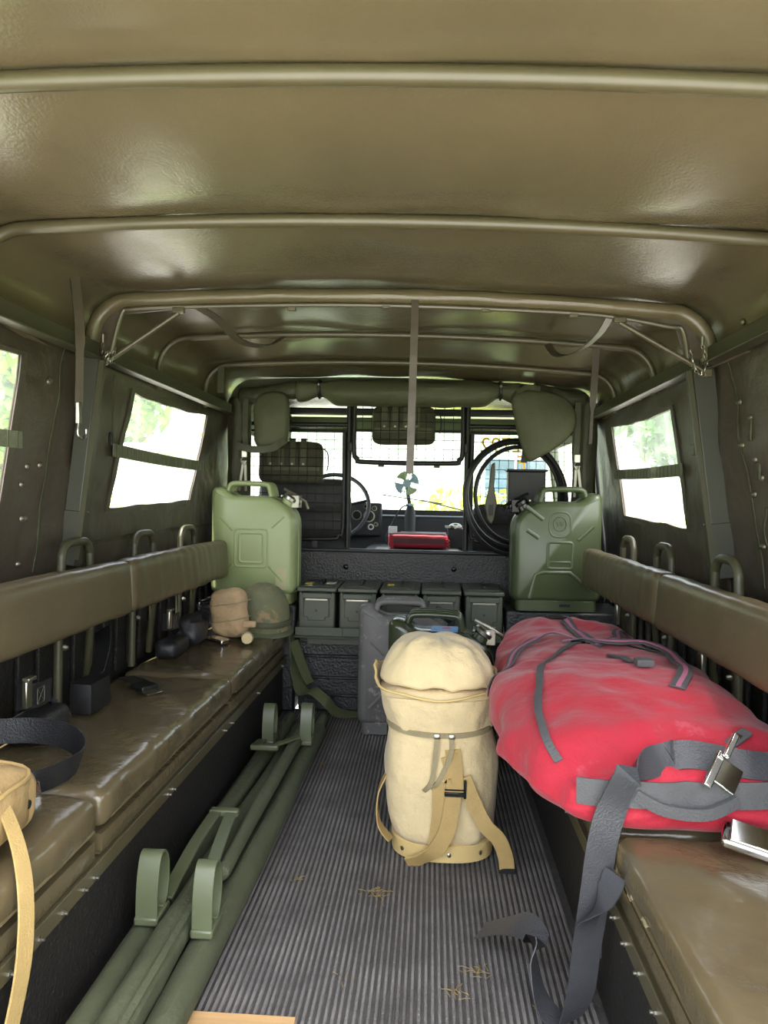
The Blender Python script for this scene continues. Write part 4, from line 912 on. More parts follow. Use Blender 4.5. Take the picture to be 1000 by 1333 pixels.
b = MB(); b.ribbon(spline([(-0.745, 1.955, 0.348), (-0.78, 2.0, 0.345), (-0.82, 2.03, 0.345)], 4), V((0.6, 0.6, 0)), 0.046, 0.002); b.build('webbing', 'belt', t)
t = thing('belt_buckle', 'silver belt buckle lying on the cushion beside the tan pouch', 'buckle', (-0.74, 2.66, 0.332))
b = MB(); b.box((-0.738, 2.655, 0.347), (0.07, 0.05, 0.016), rot(0, 0.1, -0.35)); b.build('buckle_body', 'chrome', t, bevel=0.004)
b = MB(); b.ribbon(spline([(-0.765, 2.67, 0.350), (-0.81, 2.69, 0.355), (-0.85, 2.70, 0.39)], 4), V((0, 1, 0)), 0.045, 0.002); b.build('webbing', 'belt', t)
t.location += V((0.018, -0.075, 0.0))
def anchor(y, x, z, lab):
    global t
    t = thing('belt_anchor', lab, 'seat belt', (x, y, 0.333), 'stowed belts below the backrest')
    b = MB(); b.ribbon(spline([(x - 0.02, y - 0.05, z), (x, y, z - 0.005), (x - 0.005, y + 0.06, z - 0.01), (x - 0.03, y + 0.08, z - 0.05), (x - 0.02, y + 0.10, 0.365)], 5), V((0, 0.1, 1)), 0.05, 0.002); b.build('webbing', 'belt', t)
    b = MB(); c = V((x + 0.003, y, z - 0.005))
    for p, q in (((-0.014, -0.016), (0.014, 0.016)), ((-0.014, 0.016), (0.014, -0.016)), ((-0.014, -0.016), (-0.014, 0.016)), ((0.014, -0.016), (0.014, 0.016)), ((-0.014, 0.016), (0.014, 0.016)), ((-0.014, -0.016), (0.014, -0.016))):
        b.tube([c + V((0.001, p[0], p[1])), c + V((0.001, q[0], q[1]))], 0.0007, 4)
    b.build('cross_stitching', 'zinc', t)
    b = MB(); b.box((x + 0.004, y - 0.055, z + 0.01), (0.012, 0.022, 0.055)); b.build('clip', 'steel', t, bevel=0.003)
    b = MB(); b.box((x + 0.006, y - 0.05, z + 0.04), (0.016, 0.030, 0.008)); b.build('clip_hook', 'zinc', t, bevel=0.002)
    b = MB(); b.soft((x - 0.01, y + 0.02, 0.362), (0.07, 0.16, 0.055), 0.02, (5, 8, 4), lambda p, n: 0.006 * ns(p.x * 30, p.y * 30, p.z * 30)); b.build('belt_bundle', 'belt', t)
anchor(1.53, -0.80, 0.432, 'black belt with cross stitching and brass clip stowed by the shoulder bag')
anchor(2.36, -0.80, 0.448, 'black belt with cross stitching and clip stowed near the tan pouch')
t = thing('belt_reel', 'black boxy belt reel standing below the smooth backrest', 'seat belt', (-0.80, 1.76, 0.333))
b = MB(); b.soft((-0.795, 1.76, 0.370), (0.055, 0.11, 0.074), 0.008, (4, 6, 4)); b.build('reel_box', 'black', t)
b = MB(); b.ribbon(spline([(-0.80, 1.80, 0.405), (-0.82, 1.88, 0.45), (-0.85, 1.95, 0.49)], 5), V((1, 0, 0.6)), 0.047, 0.002); b.build('webbing', 'belt', t)
t = thing('belt_bundle', 'dark bundled belt webbing heaped beside the tan pouch', 'seat belt', (-0.80, 2.56, 0.333))
b = MB(); b.soft((-0.797, 2.545, 0.388), (0.085, 0.13, 0.10), 0.04, (7, 12, 7), lambda p, n: 0.014 * ns(p.x * 22, p.y * 18, p.z * 22)); b.build('heaped_webbing', 'belt', t)
b = MB(); b.ribbon(spline([(-0.77, 2.49, 0.42), (-0.775, 2.52, 0.45), (-0.77, 2.57, 0.435), (-0.78, 2.60, 0.39)], 5), V((1, 0, 0.3)), 0.04, 0.002); b.build('webbing', 'belt', t)
for x, y, z, lab in ((0.622, 2.58, 0.475, 'steel belt clip in the gap behind the far end of the red duffel'), (0.628, 1.80, 0.47, 'steel belt clip in the gap behind the middle of the red duffel')):
    t = thing('belt_clip', lab, 'buckle', (x, y, 0.333), 'belt clips behind the duffel')
    b = MB(); b.box((x, y, z), (0.014, 0.030, 0.07)); b.build('clip_plate', 'steel', t, bevel=0.003)
    b = MB(); b.ribbon([V((x + 0.01, y, z - 0.02)), V((x + 0.012, y, 0.40)), V((x + 0.012, y, 0.337))], V((0, 1, 0)), 0.045, 0.003); b.build('webbing', 'belt', t)

# ------------------------------------------------------------------ helmet, pouch, shoulder bag
t = thing('helmet', 'camouflage-covered combat helmet on the bench in front of the pale jerry can', 'helmet', (-0.625, 2.815, 0.333))
b = MB(); rings = []
hc = V((-0.622, 2.825, 0.362)); R3 = rot(math.radians(8), math.radians(6), 0)
for j in (-2, -1, 0, 1, 2, 3, 4, 5, 6, 7, 8, 9, 10):
    a = max(0, j) / 10.5 * PI / 2; ring = []; dz = -0.012 if j == -2 else (-0.009 if j == -1 else 0)
    for k in range(32):
        q = 2 * PI * k / 32; e = 1 + 0.03 * ns(math.cos(q) * 3, math.sin(q) * 3, j * 0.5)
        ring.append(hc + R3 @ V((0.104 * math.cos(a) ** 0.75 * math.cos(q) * e, 0.106 * math.cos(a) ** 0.75 * math.sin(q) * e, 0.158 * math.sin(a) * e + dz)))
    rings.append(ring)
b.loft(rings); b.build('cover', 'camo', t, sub=1)
b = MB(); b.loft([[hc + R3 @ V((rx * math.cos(2 * PI * k / 32), ry * math.sin(2 * PI * k / 32), z)) for k in range(32)] for rx, ry, z in ((0.104, 0.106, 0.0), (0.118, 0.120, -0.010), (0.120, 0.122, -0.013), (0.104, 0.106, -0.006))], closed=True); b.build('brim', 'litter_steel', t)
b = MB(); b.tube([hc + R3 @ V((0.105 * math.cos(2 * PI * k / 32), 0.107 * math.sin(2 * PI * k / 32), 0.03)) for k in range(32)], 0.006, 6, closed=True, flat=2); b.build('helmet_band', 'canvas_olive', t)
t = thing('pouch', 'tan cloth pouch strapped shut, leaning on the camouflage helmet', 'pouch', (-0.70, 2.71, 0.333))
R4 = rot(0, math.radians(-6), math.radians(-8))
b = MB(); b.soft((-0.712, 2.700, 0.428), (0.135, 0.085, 0.172), 0.042, (12, 10, 14), lambda p, n: 0.005 * ns(p.x * 20, p.y * 20, p.z * 34) + 0.003 * ns(p.z * 80, p.x * 12), R4); b.build('pouch_body', 'tan_pouch', t, sub=1)
for z in (0.405, 0.463):
    b = MB(); b.tube([V((-0.712, 2.70, z)) + R4 @ V((0.070 * math.cos(q) * (abs(math.cos(q)) ** 4 + abs(math.sin(q)) ** 4) ** -0.25, 0.0445 * math.sin(q) * (abs(math.cos(q)) ** 4 + abs(math.sin(q)) ** 4) ** -0.25, 0.006 * math.cos(q))) for q in [2 * PI * k / 40 for k in range(40)]], 0.0022, 6, closed=True); b.build('seam', 'tan_dark', t)
b = MB(); b.tube(spline([(-0.638, 2.66, 0.352), (-0.630, 2.62, 0.356), (-0.626, 2.60, 0.357)], 4), 0.018, 10); b.build('drawstring_neck', 'tan', t)
b = MB(); b.tube([V((-0.632, 2.632, 0.355)) + V((0.019 * math.cos(q), 0, 0.019 * math.sin(q))) for q in [2 * PI * k / 12 for k in range(12)]], 0.003, 5, closed=True); b.build('drawstring', 'tan_dark', t)
b = MB(); b.soft((-0.630, 2.655, 0.398), (0.045, 0.02, 0.022), 0.005, (4, 3, 3)); b.build('buckle_tab', 'tan_pouch', t)
t.location += V((0.010, -0.036, 0.0))
t = thing('shoulder_bag', 'tan canvas shoulder bag with long pale strap on the bench end', 'bag', (-0.70, 1.0, 0.333))
b = MB(); b.soft((-0.702, 1.0, 0.385), (0.235, 0.28, 0.098), 0.035, (12, 14, 7), lambda p, n: 0.006 * ns(p.x * 14, p.y * 14, p.z * 20)); b.build('bag_body', 'tan_bag', t, sub=1)
b = MB(); P = [[V((-0.702 + 0.124 * math.cos(q) * (abs(math.cos(q)) ** 3.4 + abs(math.sin(q)) ** 3.4) ** (-1 / 3.4) * f_, 1.0 + 0.147 * math.sin(q) * (abs(math.cos(q)) ** 3.4 + abs(math.sin(q)) ** 3.4) ** (-1 / 3.4) * f_, z + 0.010 * ns(math.cos(q) * 2, math.sin(q) * 2))) for q in [2 * PI * k / 40 for k in range(40)]] for f_, z in ((0.985, 0.362), (1.0, 0.40), (1.0, 0.428))]; b.loft(P, cap=False); b.build('flap_rim', 'tan_bag', t, solid=0.004)
b = MB(); P = [P[2][k] for k in range(40)]; b.tube(P, 0.003, 6, closed=True); b.build('rim_piping', 'tan_strap', t)
b = MB(); P = spline([(-0.650, 1.00, 0.440), (-0.605, 1.01, 0.440), (-0.582, 1.015, 0.415), (-0.555, 1.01, 0.36), (-0.533, 0.99, 0.30), (-0.530, 0.98, 0.22), (-0.542, 0.975, 0.14), (-0.55, 0.96, 0.08)], 6)
b.ribbon(P, V((0.15, 1, 0)), [0.014 + 0.018 * min(1, i / 30) for i in range(len(P))], 0.003); b.build('carry_strap', 'tan_strap', t)
b = MB(); b.lathe((-0.587, 1.09, 0.385), (1, -0.2, 0), [(0.007, -0.002), (0.007, 0.003), (0, 0.003)], 12); b.build('snap', 'black', t)
# ------------------------------------------------------------------ wire partition behind the bulkhead
YC = 3.312
t = thing('wire_partition', 'black steel mesh partition between the cargo bed and the cab', 'partition', (XC, YC, 0.622))
def frame(P, r=0.011, nm='frame_tube', closed=False):
    b = MB(); b.tube(P, r, 10, closed=closed); return b.build(nm, 'black', t)
for x in (-0.361, 0.149): frame([(x, YC, 0.624), (x, YC, 1.262)], 0.012, 'upright')
for x in (-0.835, 0.625): frame([(x, YC, 0.624), (x, YC, 1.22)], 0.012, 'upright')
for xa, xb in ((-0.835, -0.361), (0.149, 0.625)):
    frame([(xa, YC, 1.155), (xb, YC, 1.155)], 0.010, 'cross_tube'); frame([(xa, YC, 1.125), (xb, YC, 1.125)], 0.005, 'cross_tube')
    q = 0.06; L = [(xa + 0.02, YC - 0.002, 1.12), (xa + 0.02, YC - 0.002, 0.66 + q), (xa + 0.02 + q * 0.3, YC - 0.002, 0.66 + q * 0.3), (xa + 0.02 + q, YC - 0.002, 0.66), (xb - 0.02 - q, YC - 0.002, 0.66), (xb - 0.02 - q * 0.3, YC - 0.002, 0.66 + q * 0.3), (xb - 0.02, YC - 0.002, 0.66 + q), (xb - 0.02, YC - 0.002, 1.12)]
    frame(spline(L, 4), 0.009, 'panel_frame')
    b = MB(); x = xa + 0.02
    while x < xb: b.tube([(x, YC, 0.64), (x, YC, 1.15)], 0.0013, 4); x += 0.039
    z = 0.66
    while z < 1.14: b.tube([(xa, YC + 0.001, z), (xb, YC + 0.001, z)], 0.0013, 4); z += 0.039
    b.build('wire_mesh', 'black', t, kind='stuff')
    b = MB(); b.box(((xa * 0.3 + xb * 0.7), YC, 0.642), (0.022, 0.012, 0.045)); b.build('mount_tab', 'black', t)
xa, xb, zb = -0.338, 0.128, 0.995; q = 0.05
frame(spline([(xa, YC - 0.01, 1.262), (xa, YC - 0.01, zb + q), (xa + q * 0.3, YC - 0.01, zb + q * 0.3), (xa + q, YC - 0.01, zb), (xb - q, YC - 0.01, zb), (xb - q * 0.3, YC - 0.01, zb + q * 0.3), (xb, YC - 0.01, zb + q), (xb, YC - 0.01, 1.262)], 5), 0.0105, 'hatch_frame')
b = MB(); x = xa + 0.035
while x < xb - 0.01: b.tube([(x, YC - 0.008, zb), (x, YC - 0.008, 1.25)], 0.0013, 4); x += 0.039
z = zb + 0.02
while z < 1.25: b.tube([(xa, YC - 0.007, z), (xb, YC - 0.007, z)], 0.0013, 4); z += 0.039
b.build('hatch_mesh', 'black', t, kind='stuff')
for x in (-0.35, 0.139):
    b = MB(); b.box((x, YC - 0.005, 1.06), (0.024, 0.02, 0.04)); b.build('hatch_hinge', 'black', t, bevel=0.003)
for x in (-0.22, 0.02):
    b = MB(); b.box((x, YC - 0.01, 0.982), (0.026, 0.012, 0.014)); b.build('hatch_foot', 'black', t)

# ------------------------------------------------------------------ pouches hung on the partition
def molle(loc, w_, h, label, n=4):
    t = thing('utility_pouch', label, 'pouch', loc, 'olive webbing pouches on the partition')
    x, y, z = loc
    b = MB(); b.soft((x, y, z + h / 2), (w_, 0.07, h), 0.03, (14, 6, 10), lambda p, n_: 0.004 * ns(p.x * 16, p.y * 16, p.z * 16)); b.build('pouch_body', 'pouch', t, sub=1)
    for i in range(n):
        xx = x + (i - (n - 1) / 2) * w_ * 0.17 - 0.012
        b = MB(); b.ribbon([V((xx, y - 0.030, z + h + 0.012)), V((xx, y - 0.040, z + h * 0.8)), V((xx, y - 0.041, z + h * 0.42))], V((1, 0, 0)), 0.026, 0.004); sp = b.build('webbing_strip', 'canvas_olive', t)
        b = MB(); b.lathe((xx, y - 0.043, z + h * 0.46), (0, -1, 0), [(0.006, 0), (0.005, 0.003), (0, 0.004)], 10); b.build('snap', 'zinc', sp)
    b = MB(); b.ribbon([V((x + w_ * (i / 12 - 0.5) * 0.92, y - 0.037, z + h * 0.36)) for i in range(13)], V((0, 0, 1)), 0.02, 0.003); b.build('cross_webbing', 'canvas_olive', t)
    b = MB(); b.tube(spline([(x + w_ / 2 - 0.01, y - 0.02, z + h * 0.85), (x + w_ / 2 + 0.02, y - 0.02, z + h * 0.75), (x + w_ / 2 + 0.025, y - 0.02, z + h * 0.5), (x + w_ / 2 + 0.02, y - 0.02, z + h * 0.3)], 4), 0.003, 6); b.build('zip_cord', 'black', t)
molle((-0.622, 3.362, 0.898), 0.285, 0.185, 'olive webbing pouch hanging behind the mesh over the driver seat')
molle((-0.128, 3.362, 1.075), 0.275, 0.170, 'olive webbing pouch hanging behind the hatch mesh below the rolled canvas')

# ------------------------------------------------------------------ rolled canvas and hanging flaps
t = thing('canvas_roll', 'rolled olive canvas curtain tied up under the roof above the hatch', 'curtain', (XC, 3.16, 1.22))
b = MB(); rings = []
for i in range(41):
    x = -0.57 + 0.93 * i / 40; e = 1.0
    for xt in (-0.47, 0.27): e *= 1 - 0.42 * math.exp(-((x - xt) / 0.035) ** 2)
    if x < -0.42 or x > 0.24: e *= 0.85
    rings.append([V((x, 3.16 + 0.052 * math.cos(2 * PI * k / 18) * e * (1 + 0.14 * ns(x * 9, k * 0.7)), 1.272 + 0.03 * (1 - e) + 0.055 * math.sin(2 * PI * k / 18) * e * (1 + 0.16 * ns(x * 11, k * 0.6, 3)))) for k in range(18)])
b.loft(rings); b.build('roll', 'canvas_olive', t, sub=1)
b = MB(); vp = [(x, 3.245, z - 0.004) for x, z in bow_pts(0.008, 1.20)] ; lowp = [(0.66, 3.245, 1.25), (0.4, 3.245, 1.275), (-0.1, 3.245, 1.27), (-0.6, 3.245, 1.275), (-0.86, 3.245, 1.25)]
b.prism(vp + lowp, (0, 0, 0), (0, 0.004, 0)); b.build('valance', 'canvas_olive', t)
for xt in (-0.47, 0.27):
    b = MB(); b.tube([V((xt, 3.16 + 0.036 * math.cos(q), 1.288 + 0.036 * math.sin(q))) for q in [2 * PI * k / 16 for k in range(16)]], 0.007, 6, closed=True); b.build('tie_strap', 'black', t)
    b = MB(); b.lathe((xt, 3.122, 1.30), (0, -1, 0), [(0.007, 0), (0.004, 0.004), (0, 0.004)], 8); b.build('grommet', 'zinc', t)
for lab, pts, y, nm in (('dark olive canvas flap hanging in the corner above the pale jerry can', [(-0.725, 1.25), (-0.60, 1.265), (-0.585, 1.16), (-0.592, 1.06), (-0.64, 1.03), (-0.72, 1.04), (-0.73, 1.12)], 3.112, 'hanging_flap'),
                        ('pointed dark canvas flap hanging over the coiled cables', [(0.315, 1.285), (0.50, 1.27), (0.565, 1.20), (0.560, 1.12), (0.50, 1.06), (0.41, 1.005), (0.375, 1.0), (0.35, 1.06), (0.325, 1.15)], 3.10, 'hanging_flap')):
    t = thing(nm, lab, 'canvas flap', (pts[0][0], y, 1.0), 'hanging canvas flaps')
    P = spline([(x, y, z) for x, z in pts], 3, closed=True); c = sum(P, V((0, 0, 0))) / len(P)
    rg = []
    for u, dy in ((1, 0.02), (1.0, -0.004), (0.9, -0.014), (0.6, -0.022), (0.3, -0.028)): rg.append([c + (p - c) * u + V((0, dy + 0.008 * ns(p.x * 9 * u, p.z * 9 * u), 0)) for p in P])
    b = MB(); b.loft(rg); b.build('flap', 'canvas_olive', t, sub=1, angle=70)
    lo = min(P, key=lambda p: p.z)
    for dz in (0.045, 0.065) if lo.x > 0 else (0.02, 0.035):
        b = MB(); b.lathe((lo.x - 0.012 if lo.x > 0 else lo.x - 0.03, y - 0.008, lo.z + dz + 0.02), (0, -1, 0), [(0.006, 0), (0.004, 0.005), (0, 0.005)], 8); b.build('snap', 'zinc', t)
    b = MB()
    if lo.x < 0: b.ribbon(spline([(-0.80, y - 0.02, 1.045), (-0.73, y - 0.03, 1.03), (-0.65, y - 0.035, 1.035), (-0.60, y - 0.02, 1.07)], 5), V((0, 0, 1)), 0.028, 0.004)
    else: b.ribbon(spline([(0.33, y - 0.02, 1.27), (0.37, y - 0.03, 1.29), (0.42, y - 0.02, 1.285)], 4), V((0, 0.2, 1)), 0.02, 0.004)
    b.build('binding_strap', 'canvas_dark', t)
for s, xc, lab in ((-1, -0.818, 'gathered dark canvas curtain bunched at the pillar behind the pale jerry can'), (1, 0.625, 'gathered dark canvas curtain bunched at the pillar behind the embossed jerry can')):
    b = MB(); rings = []
    for j in range(26):
        z = 0.66 + 0.60 * j / 25; rings.append([V((xc + 0.050 * math.cos(q) * (1 + 0.25 * ns(math.cos(q) * 4, math.sin(q) * 4, z * 5)), 3.22 + 0.055 * math.sin(q) * (1 + 0.25 * ns(math.cos(q) * 4 + 5, math.sin(q) * 4, z * 5)), z)) for q in [2 * PI * k / 20 for k in range(20)]])
    b.loft(rings); b.build('gathered_curtain', 'canvas_dark', at=(xc, 3.22, 0.66), sub=1, label=lab, cat='curtain', group='gathered pillar curtains')
    # bunched header leading to the roll
    b = MB(); xe = -0.56 if s < 0 else 0.40
    P = spline([(xc, 3.20, 1.255), ((xc + xe) / 2, 3.17, 1.262), (xe, 3.16, 1.285)], 6); rings = []
    for i, p in enumerate(P): rings.append([p + V((0, 0.04 * math.cos(q) * (1 + 0.2 * ns(i * 0.6, q)), 0.038 * math.sin(q) * (1 + 0.3 * ns(i * 0.6, q, 4)))) for q in [2 * PI * k / 14 for k in range(14)]])
    b.loft(rings); b.build('curtain_header', 'canvas_dark', at=(xc, 3.2, 1.22), sub=1, label='bunched dark canvas running from the rolled curtain to the pillar ' + ('above the pale jerry can' if s < 0 else 'above the coiled cables'), cat='curtain', group='bunched canvas headers')
    # strap with clip
    t = thing('tie_down', 'black tie strap with metal clip hanging on the pillar ' + ('beside the pale jerry can' if s < 0 else 'beside the embossed jerry can'), 'strap', (xc, 3.13, 0.95), 'pillar tie straps')
    xx = xc + (0.045 if s < 0 else -0.045)
    b = MB(); b.ribbon([V((xx, 3.135, 1.24)), V((xx, 3.13, 1.10)), V((xx - 0.004 * s, 3.13, 1.03))], V((1, 0, 0)), 0.022, 0.003); b.build('webbing', 'canvas_dark', t)
    b = MB(); b.box((xx, 3.126, 1.015), (0.022, 0.008, 0.032)); b.tube(spline([(xx - 0.006, 3.124, 1.0), (xx - 0.012, 3.12, 0.985), (xx, 3.12, 0.97), (xx + 0.01, 3.12, 0.985)], 4), 0.003, 6); b.build('clip', 'steel', t, bevel=0.002)
    for q in (-1, 1):
        b = MB(); b.ribbon([V((xx + 0.004 * q, 3.126, 0.985)), V((xx + 0.014 * q + 0.006 * s, 3.126, 0.86))], V((1, 0, 0)), 0.010, 0.002); b.build('bright_cord', 'zinc', t)

# ------------------------------------------------------------------ cables, box
t = thing('jumper_cables', 'coiled black jumper cables hung on the wire partition beside the embossed jerry can', 'cables', (0.36, 3.26, 0.75))
for k, (rx, rz, dx, dz, rr) in enumerate(((0.205, 0.225, 0.0, 0.0, 0.014), (0.175, 0.20, 0.01, 0.0, 0.009), (0.210, 0.235, 0.0, -0.015, 0.009))):
    b = MB(); P = [V((0.348 + dx + rx * math.cos(q), 3.262 - 0.018 * k + 0.012 * math.sin(3 * q), 0.865 + dz + rz * math.sin(q))) for q in [2 * PI * i / 48 for i in range(48)]]
    b.tube(P, rr, 8, closed=True); b.build('cable_loop', 'black', t)
b = MB(); b.ribbon(spline([(0.39, 3.300, 1.158), (0.388, 3.255, 1.125), (0.385, 3.215, 1.08), (0.378, 3.222, 1.0)], 4), V((1, 0, 0)), 0.024, 0.004); b.build('hanging_strap', 'black', t)
b = MB(); cl = [(0.245, 0.99), (0.26, 1.0), (0.262, 0.95), (0.258, 0.90), (0.272, 0.83), (0.262, 0.76), (0.25, 0.74), (0.232, 0.76), (0.222, 0.82), (0.236, 0.89)]
b.prism([(x, 3.225, z) for x, z in cl], (0, -0.012, 0), (0, 0.012, 0)); cl_ = b.build('clamp', 'frame_paint', t, bevel=0.004)
b = MB(); b.box((0.247, 3.222, 0.80), (0.018, 0.03, 0.045)); b.build('clamp_jaw', 'black', cl_)
t = thing('tool_box', 'open black plastic box hung on the mesh beside the coiled cables', 'box', (0.395, 3.19, 0.80))
b = MB(); b.box((0.395, 3.268, 0.885), (0.155, 0.08, 0.16)); b.build('box_body', 'black', t, bevel=0.006)
b = MB(); b.box((0.395, 3.264, 0.968), (0.168, 0.092, 0.010)); b.build('box_rim', 'black', t, bevel=0.003)

# ------------------------------------------------------------------ cab
def cab_seat(x, label, zt_):
    t = thing('cab_seat', label, 'seat', (x, 3.75, 0.062), 'cab seats')
    def d(p, n): return 0.005 * math.sin(p.z * 52)
    b = MB(); b.soft((x, 3.62, (0.40 + zt_) / 2), (0.44, 0.11, zt_ - 0.40), 0.05, (12, 5, 24), d, rot(math.radians(4), 0, 0)); b.build('seat_back', 'seat_black', t, sub=1)
    b = MB(); b.soft((x, 3.86, 0.40), (0.46, 0.44, 0.12), 0.04, (10, 10, 4)); b.build('seat_pad', 'seat_black', t, sub=1)
    b = MB(); b.box((x, 3.84, 0.20), (0.42, 0.42, 0.27)); b.build('seat_box', 'black', t, bevel=0.01)
cab_seat(-0.60, 'black ribbed driver seat in front of the steering wheel', 0.925)
cab_seat(0.41, 'black ribbed passenger seat behind the coiled cables', 0.83)
t = thing('dashboard', 'black dashboard with instrument binnacle below the windscreen', 'dashboard', (XC, 4.5, 0.4))
b = MB(); b.box((XC, 4.50, 0.60), (1.60, 0.22, 0.28)); b.build('dash_body', 'dash_black', t, bevel=0.02)
b = MB(); b.box((-0.40, 4.36, 0.715), (0.24, 0.07, 0.19)); b.build('instrument_binnacle', 'dash_black', t, bevel=0.012)
for x, z, r in ((-0.35, 0.735, 0.033), (-0.42, 0.74, 0.028), (-0.32, 0.78, 0.014), (-0.37, 0.79, 0.012), (-0.31, 0.69, 0.012)):
    b = MB(); b.lathe((x, 4.322, z), (0, -1, 0), [(r, 0), (r, 0.006), (r * 0.85, 0.006), (r * 0.8, 0.003), (0, 0.003)], 18); g = b.build('gauge', 'steel', t)
    b = MB(); b.lathe((x, 4.318, z), (0, -1, 0), [(r * 0.8, 0), (r * 0.8, 0.001), (0, 0.001)], 18); b.build('dial', 'black_gloss', g)
b = MB(); b.tube([V((-0.338 + 0.014 * math.cos(q), 4.31, 0.675 + 0.014 * math.sin(q))) for q in [2 * PI * k / 14 for k in range(14)]], 0.004, 6, closed=True); b.build('switch_ring', 'white_paint', t)
t = thing('steering_wheel', 'thin grey steering wheel between driver seat and instruments', 'steering wheel', (-0.53, 4.12, 0.62))
Rw = rot(math.radians(62), 0, 0); cw = V((-0.53, 4.10, 0.79))
b = MB(); b.tube([cw + Rw @ V((0.195 * math.cos(q), 0.195 * math.sin(q), 0)) for q in [2 * PI * k / 40 for k in range(40)]], 0.0115, 10, closed=True); b.build('rim', 'belt_grey', t)
for a in (0.2, PI - 0.2, 1.5 * PI):
    b = MB(); b.tube([cw + Rw @ V((0.03 * math.cos(a), 0.03 * math.sin(a), -0.02)), cw + Rw @ V((0.195 * math.cos(a), 0.195 * math.sin(a), 0))], 0.008, 8); b.build('spoke', 'black', t)
b = MB(); b.lathe(cw + Rw @ V((0, 0, -0.03)), Rw @ V((0, 0, 1)), [(0.04, 0), (0.04, 0.02), (0.025, 0.032), (0, 0.034)], 16); b.build('hub', 'black', t)
b = MB(); b.tube([cw + Rw @ V((0, 0, -0.02)), cw + Rw @ V((0, 0, -0.30))], 0.022, 10); b.build('column', 'black', t)
t = thing('centre_console', 'black engine cover console between the cab seats', 'console', (-0.09, 3.95, 0.062))
b = MB(); b.box((-0.09, 3.93, 0.325), (0.50, 0.85, 0.52)); b.build('cover', 'dash_black', t, bevel=0.02)
t = thing('clip_tray', 'grey plastic tray on the engine cover under the red case', 'tray', (-0.06, 3.72, 0.587))
b = MB(); b.box((-0.065, 3.72, 0.593), (0.40, 0.20, 0.010)); b.build('tray_base', 'jerry_grey', t, bevel=0.002)
t = thing('first_aid_case', 'flat red zipped case with dark band lying on the engine cover tray', 'case', (-0.06, 3.72, 0.599))
b = MB(); b.soft((-0.06, 3.73, 0.638), (0.29, 0.16, 0.074), 0.02, (10, 6, 5), lambda p, n: 0.003 * ns(p.x * 20, p.z * 20)); b.build('case_body', 'red_bag', t, sub=1)
b = MB(); b.ribbon([V((-0.185 + 0.25 * i / 8, 3.648, 0.640)) for i in range(9)], V((0, 0, 1)), 0.022, 0.003); b.build('dark_band', 'red_bag_dark', t)
b = MB(); b.ribbon([V((-0.20 + 0.27 * i / 8, 3.66, 0.670)) for i in range(9)], V((0, 0, 1)), 0.008, 0.004); b.build('zip', 'black', t)
for z in (0.618, 0.632, 0.648): 
    b = MB(); b.tube(spline([(0.068, 3.66, z), (0.085, 3.655, z - 0.002), (0.088, 3.65, z - 0.008)], 3), 0.004, 6); b.build('red_tab', 'red', t)
b = MB(); b.ribbon(spline([(-0.188, 3.652, 0.665), (-0.185, 3.645, 0.63), (-0.182, 3.642, 0.602)], 4), V((1, 0, 0)), 0.016, 0.003); b.build('red_tab', 'red', t)
t = thing('notebook', 'grey ring notebook lying behind the red case', 'notebook', (-0.03, 3.92, 0.588))
b = MB(); b.box((-0.04, 3.95, 0.655), (0.24, 0.2, 0.012), rot(0.05, 0, 0)); b.build('cover', 'jerry_grey', t, bevel=0.003)
b = MB(); b.box((-0.04, 3.95, 0.618), (0.22, 0.18, 0.058)); b.build('pages', 'dash_black', t)
t = thing('desk_fan', 'small clip-on fan with clear cage and green blades on the dash', 'fan', (-0.115, 4.18, 0.588))
fc = V((-0.136, 4.18, 0.922))
b = MB(); b.lathe((-0.115, 4.2, 0.588), (0, 0, 1), [(0.035, 0), (0.035, 0.03), (0.028, 0.05), (0.030, 0.16), (0.022, 0.20), (0.012, 0.215), (0, 0.215)], 16); b.build('stand', 'dash_black', t)
b = MB(); b.lathe((-0.118, 4.2, 0.800), (0, 0, 1), [(0.022, 0), (0.022, 0.012), (0, 0.012)], 12); b.build('collar', 'fan_blue', t)
b = MB(); b.tube([(-0.12, 4.2, 0.81), (-0.130, 4.215, 0.86), (-0.136, 4.215, 0.92)], 0.010, 8); b.build('neck', 'dash_black', t)
b = MB(); b.lathe(fc + V((0, 0.05, 0)), (0, -1, 0), [(0.018, 0), (0.022, 0.01), (0.022, 0.04), (0.012, 0.055), (0, 0.056)], 14); b.build('motor', 'fan_blue', t)
for k in range(4):
    a0_ = 2 * PI * k / 4 + 0.5; b = MB(); rows = []
    for i in range(6):
        r = 0.014 + 0.052 * i / 5; rows.append([fc + V((r * math.cos(a0_ + (j / 5 - 0.5) * 1.0 * (0.5 + 0.7 * i / 5)), 0.004 + 0.012 * (j / 5 - 0.5), r * math.sin(a0_ + (j / 5 - 0.5) * 1.0 * (0.5 + 0.7 * i / 5)))) for j in range(6)])
    b.grid(rows); b.build('blade', 'fan_green' if k % 2 else 'fan_blue', t, solid=0.002)
b = MB()
for k in range(24):
    a = 2 * PI * k / 24; u = V((math.cos(a), 0, math.sin(a)))
    b.tube([fc + u * 0.012 + V((0, -0.024, 0)), fc + u * 0.05 + V((0, -0.022, 0)), fc + u * 0.076 + V((0, 0.0, 0)), fc + u * 0.06 + V((0, 0.026, 0)), fc + u * 0.02 + V((0, 0.034, 0))], 0.0014, 4)
for r, y in ((0.076, 0), (0.05, -0.022), (0.012, -0.024)): b.tube([fc + V((r * math.cos(q), y, r * math.sin(q))) for q in [2 * PI * k / 32 for k in range(32)]], 0.0016, 5, closed=True)
b.build('guard', 'fan_blue', t)
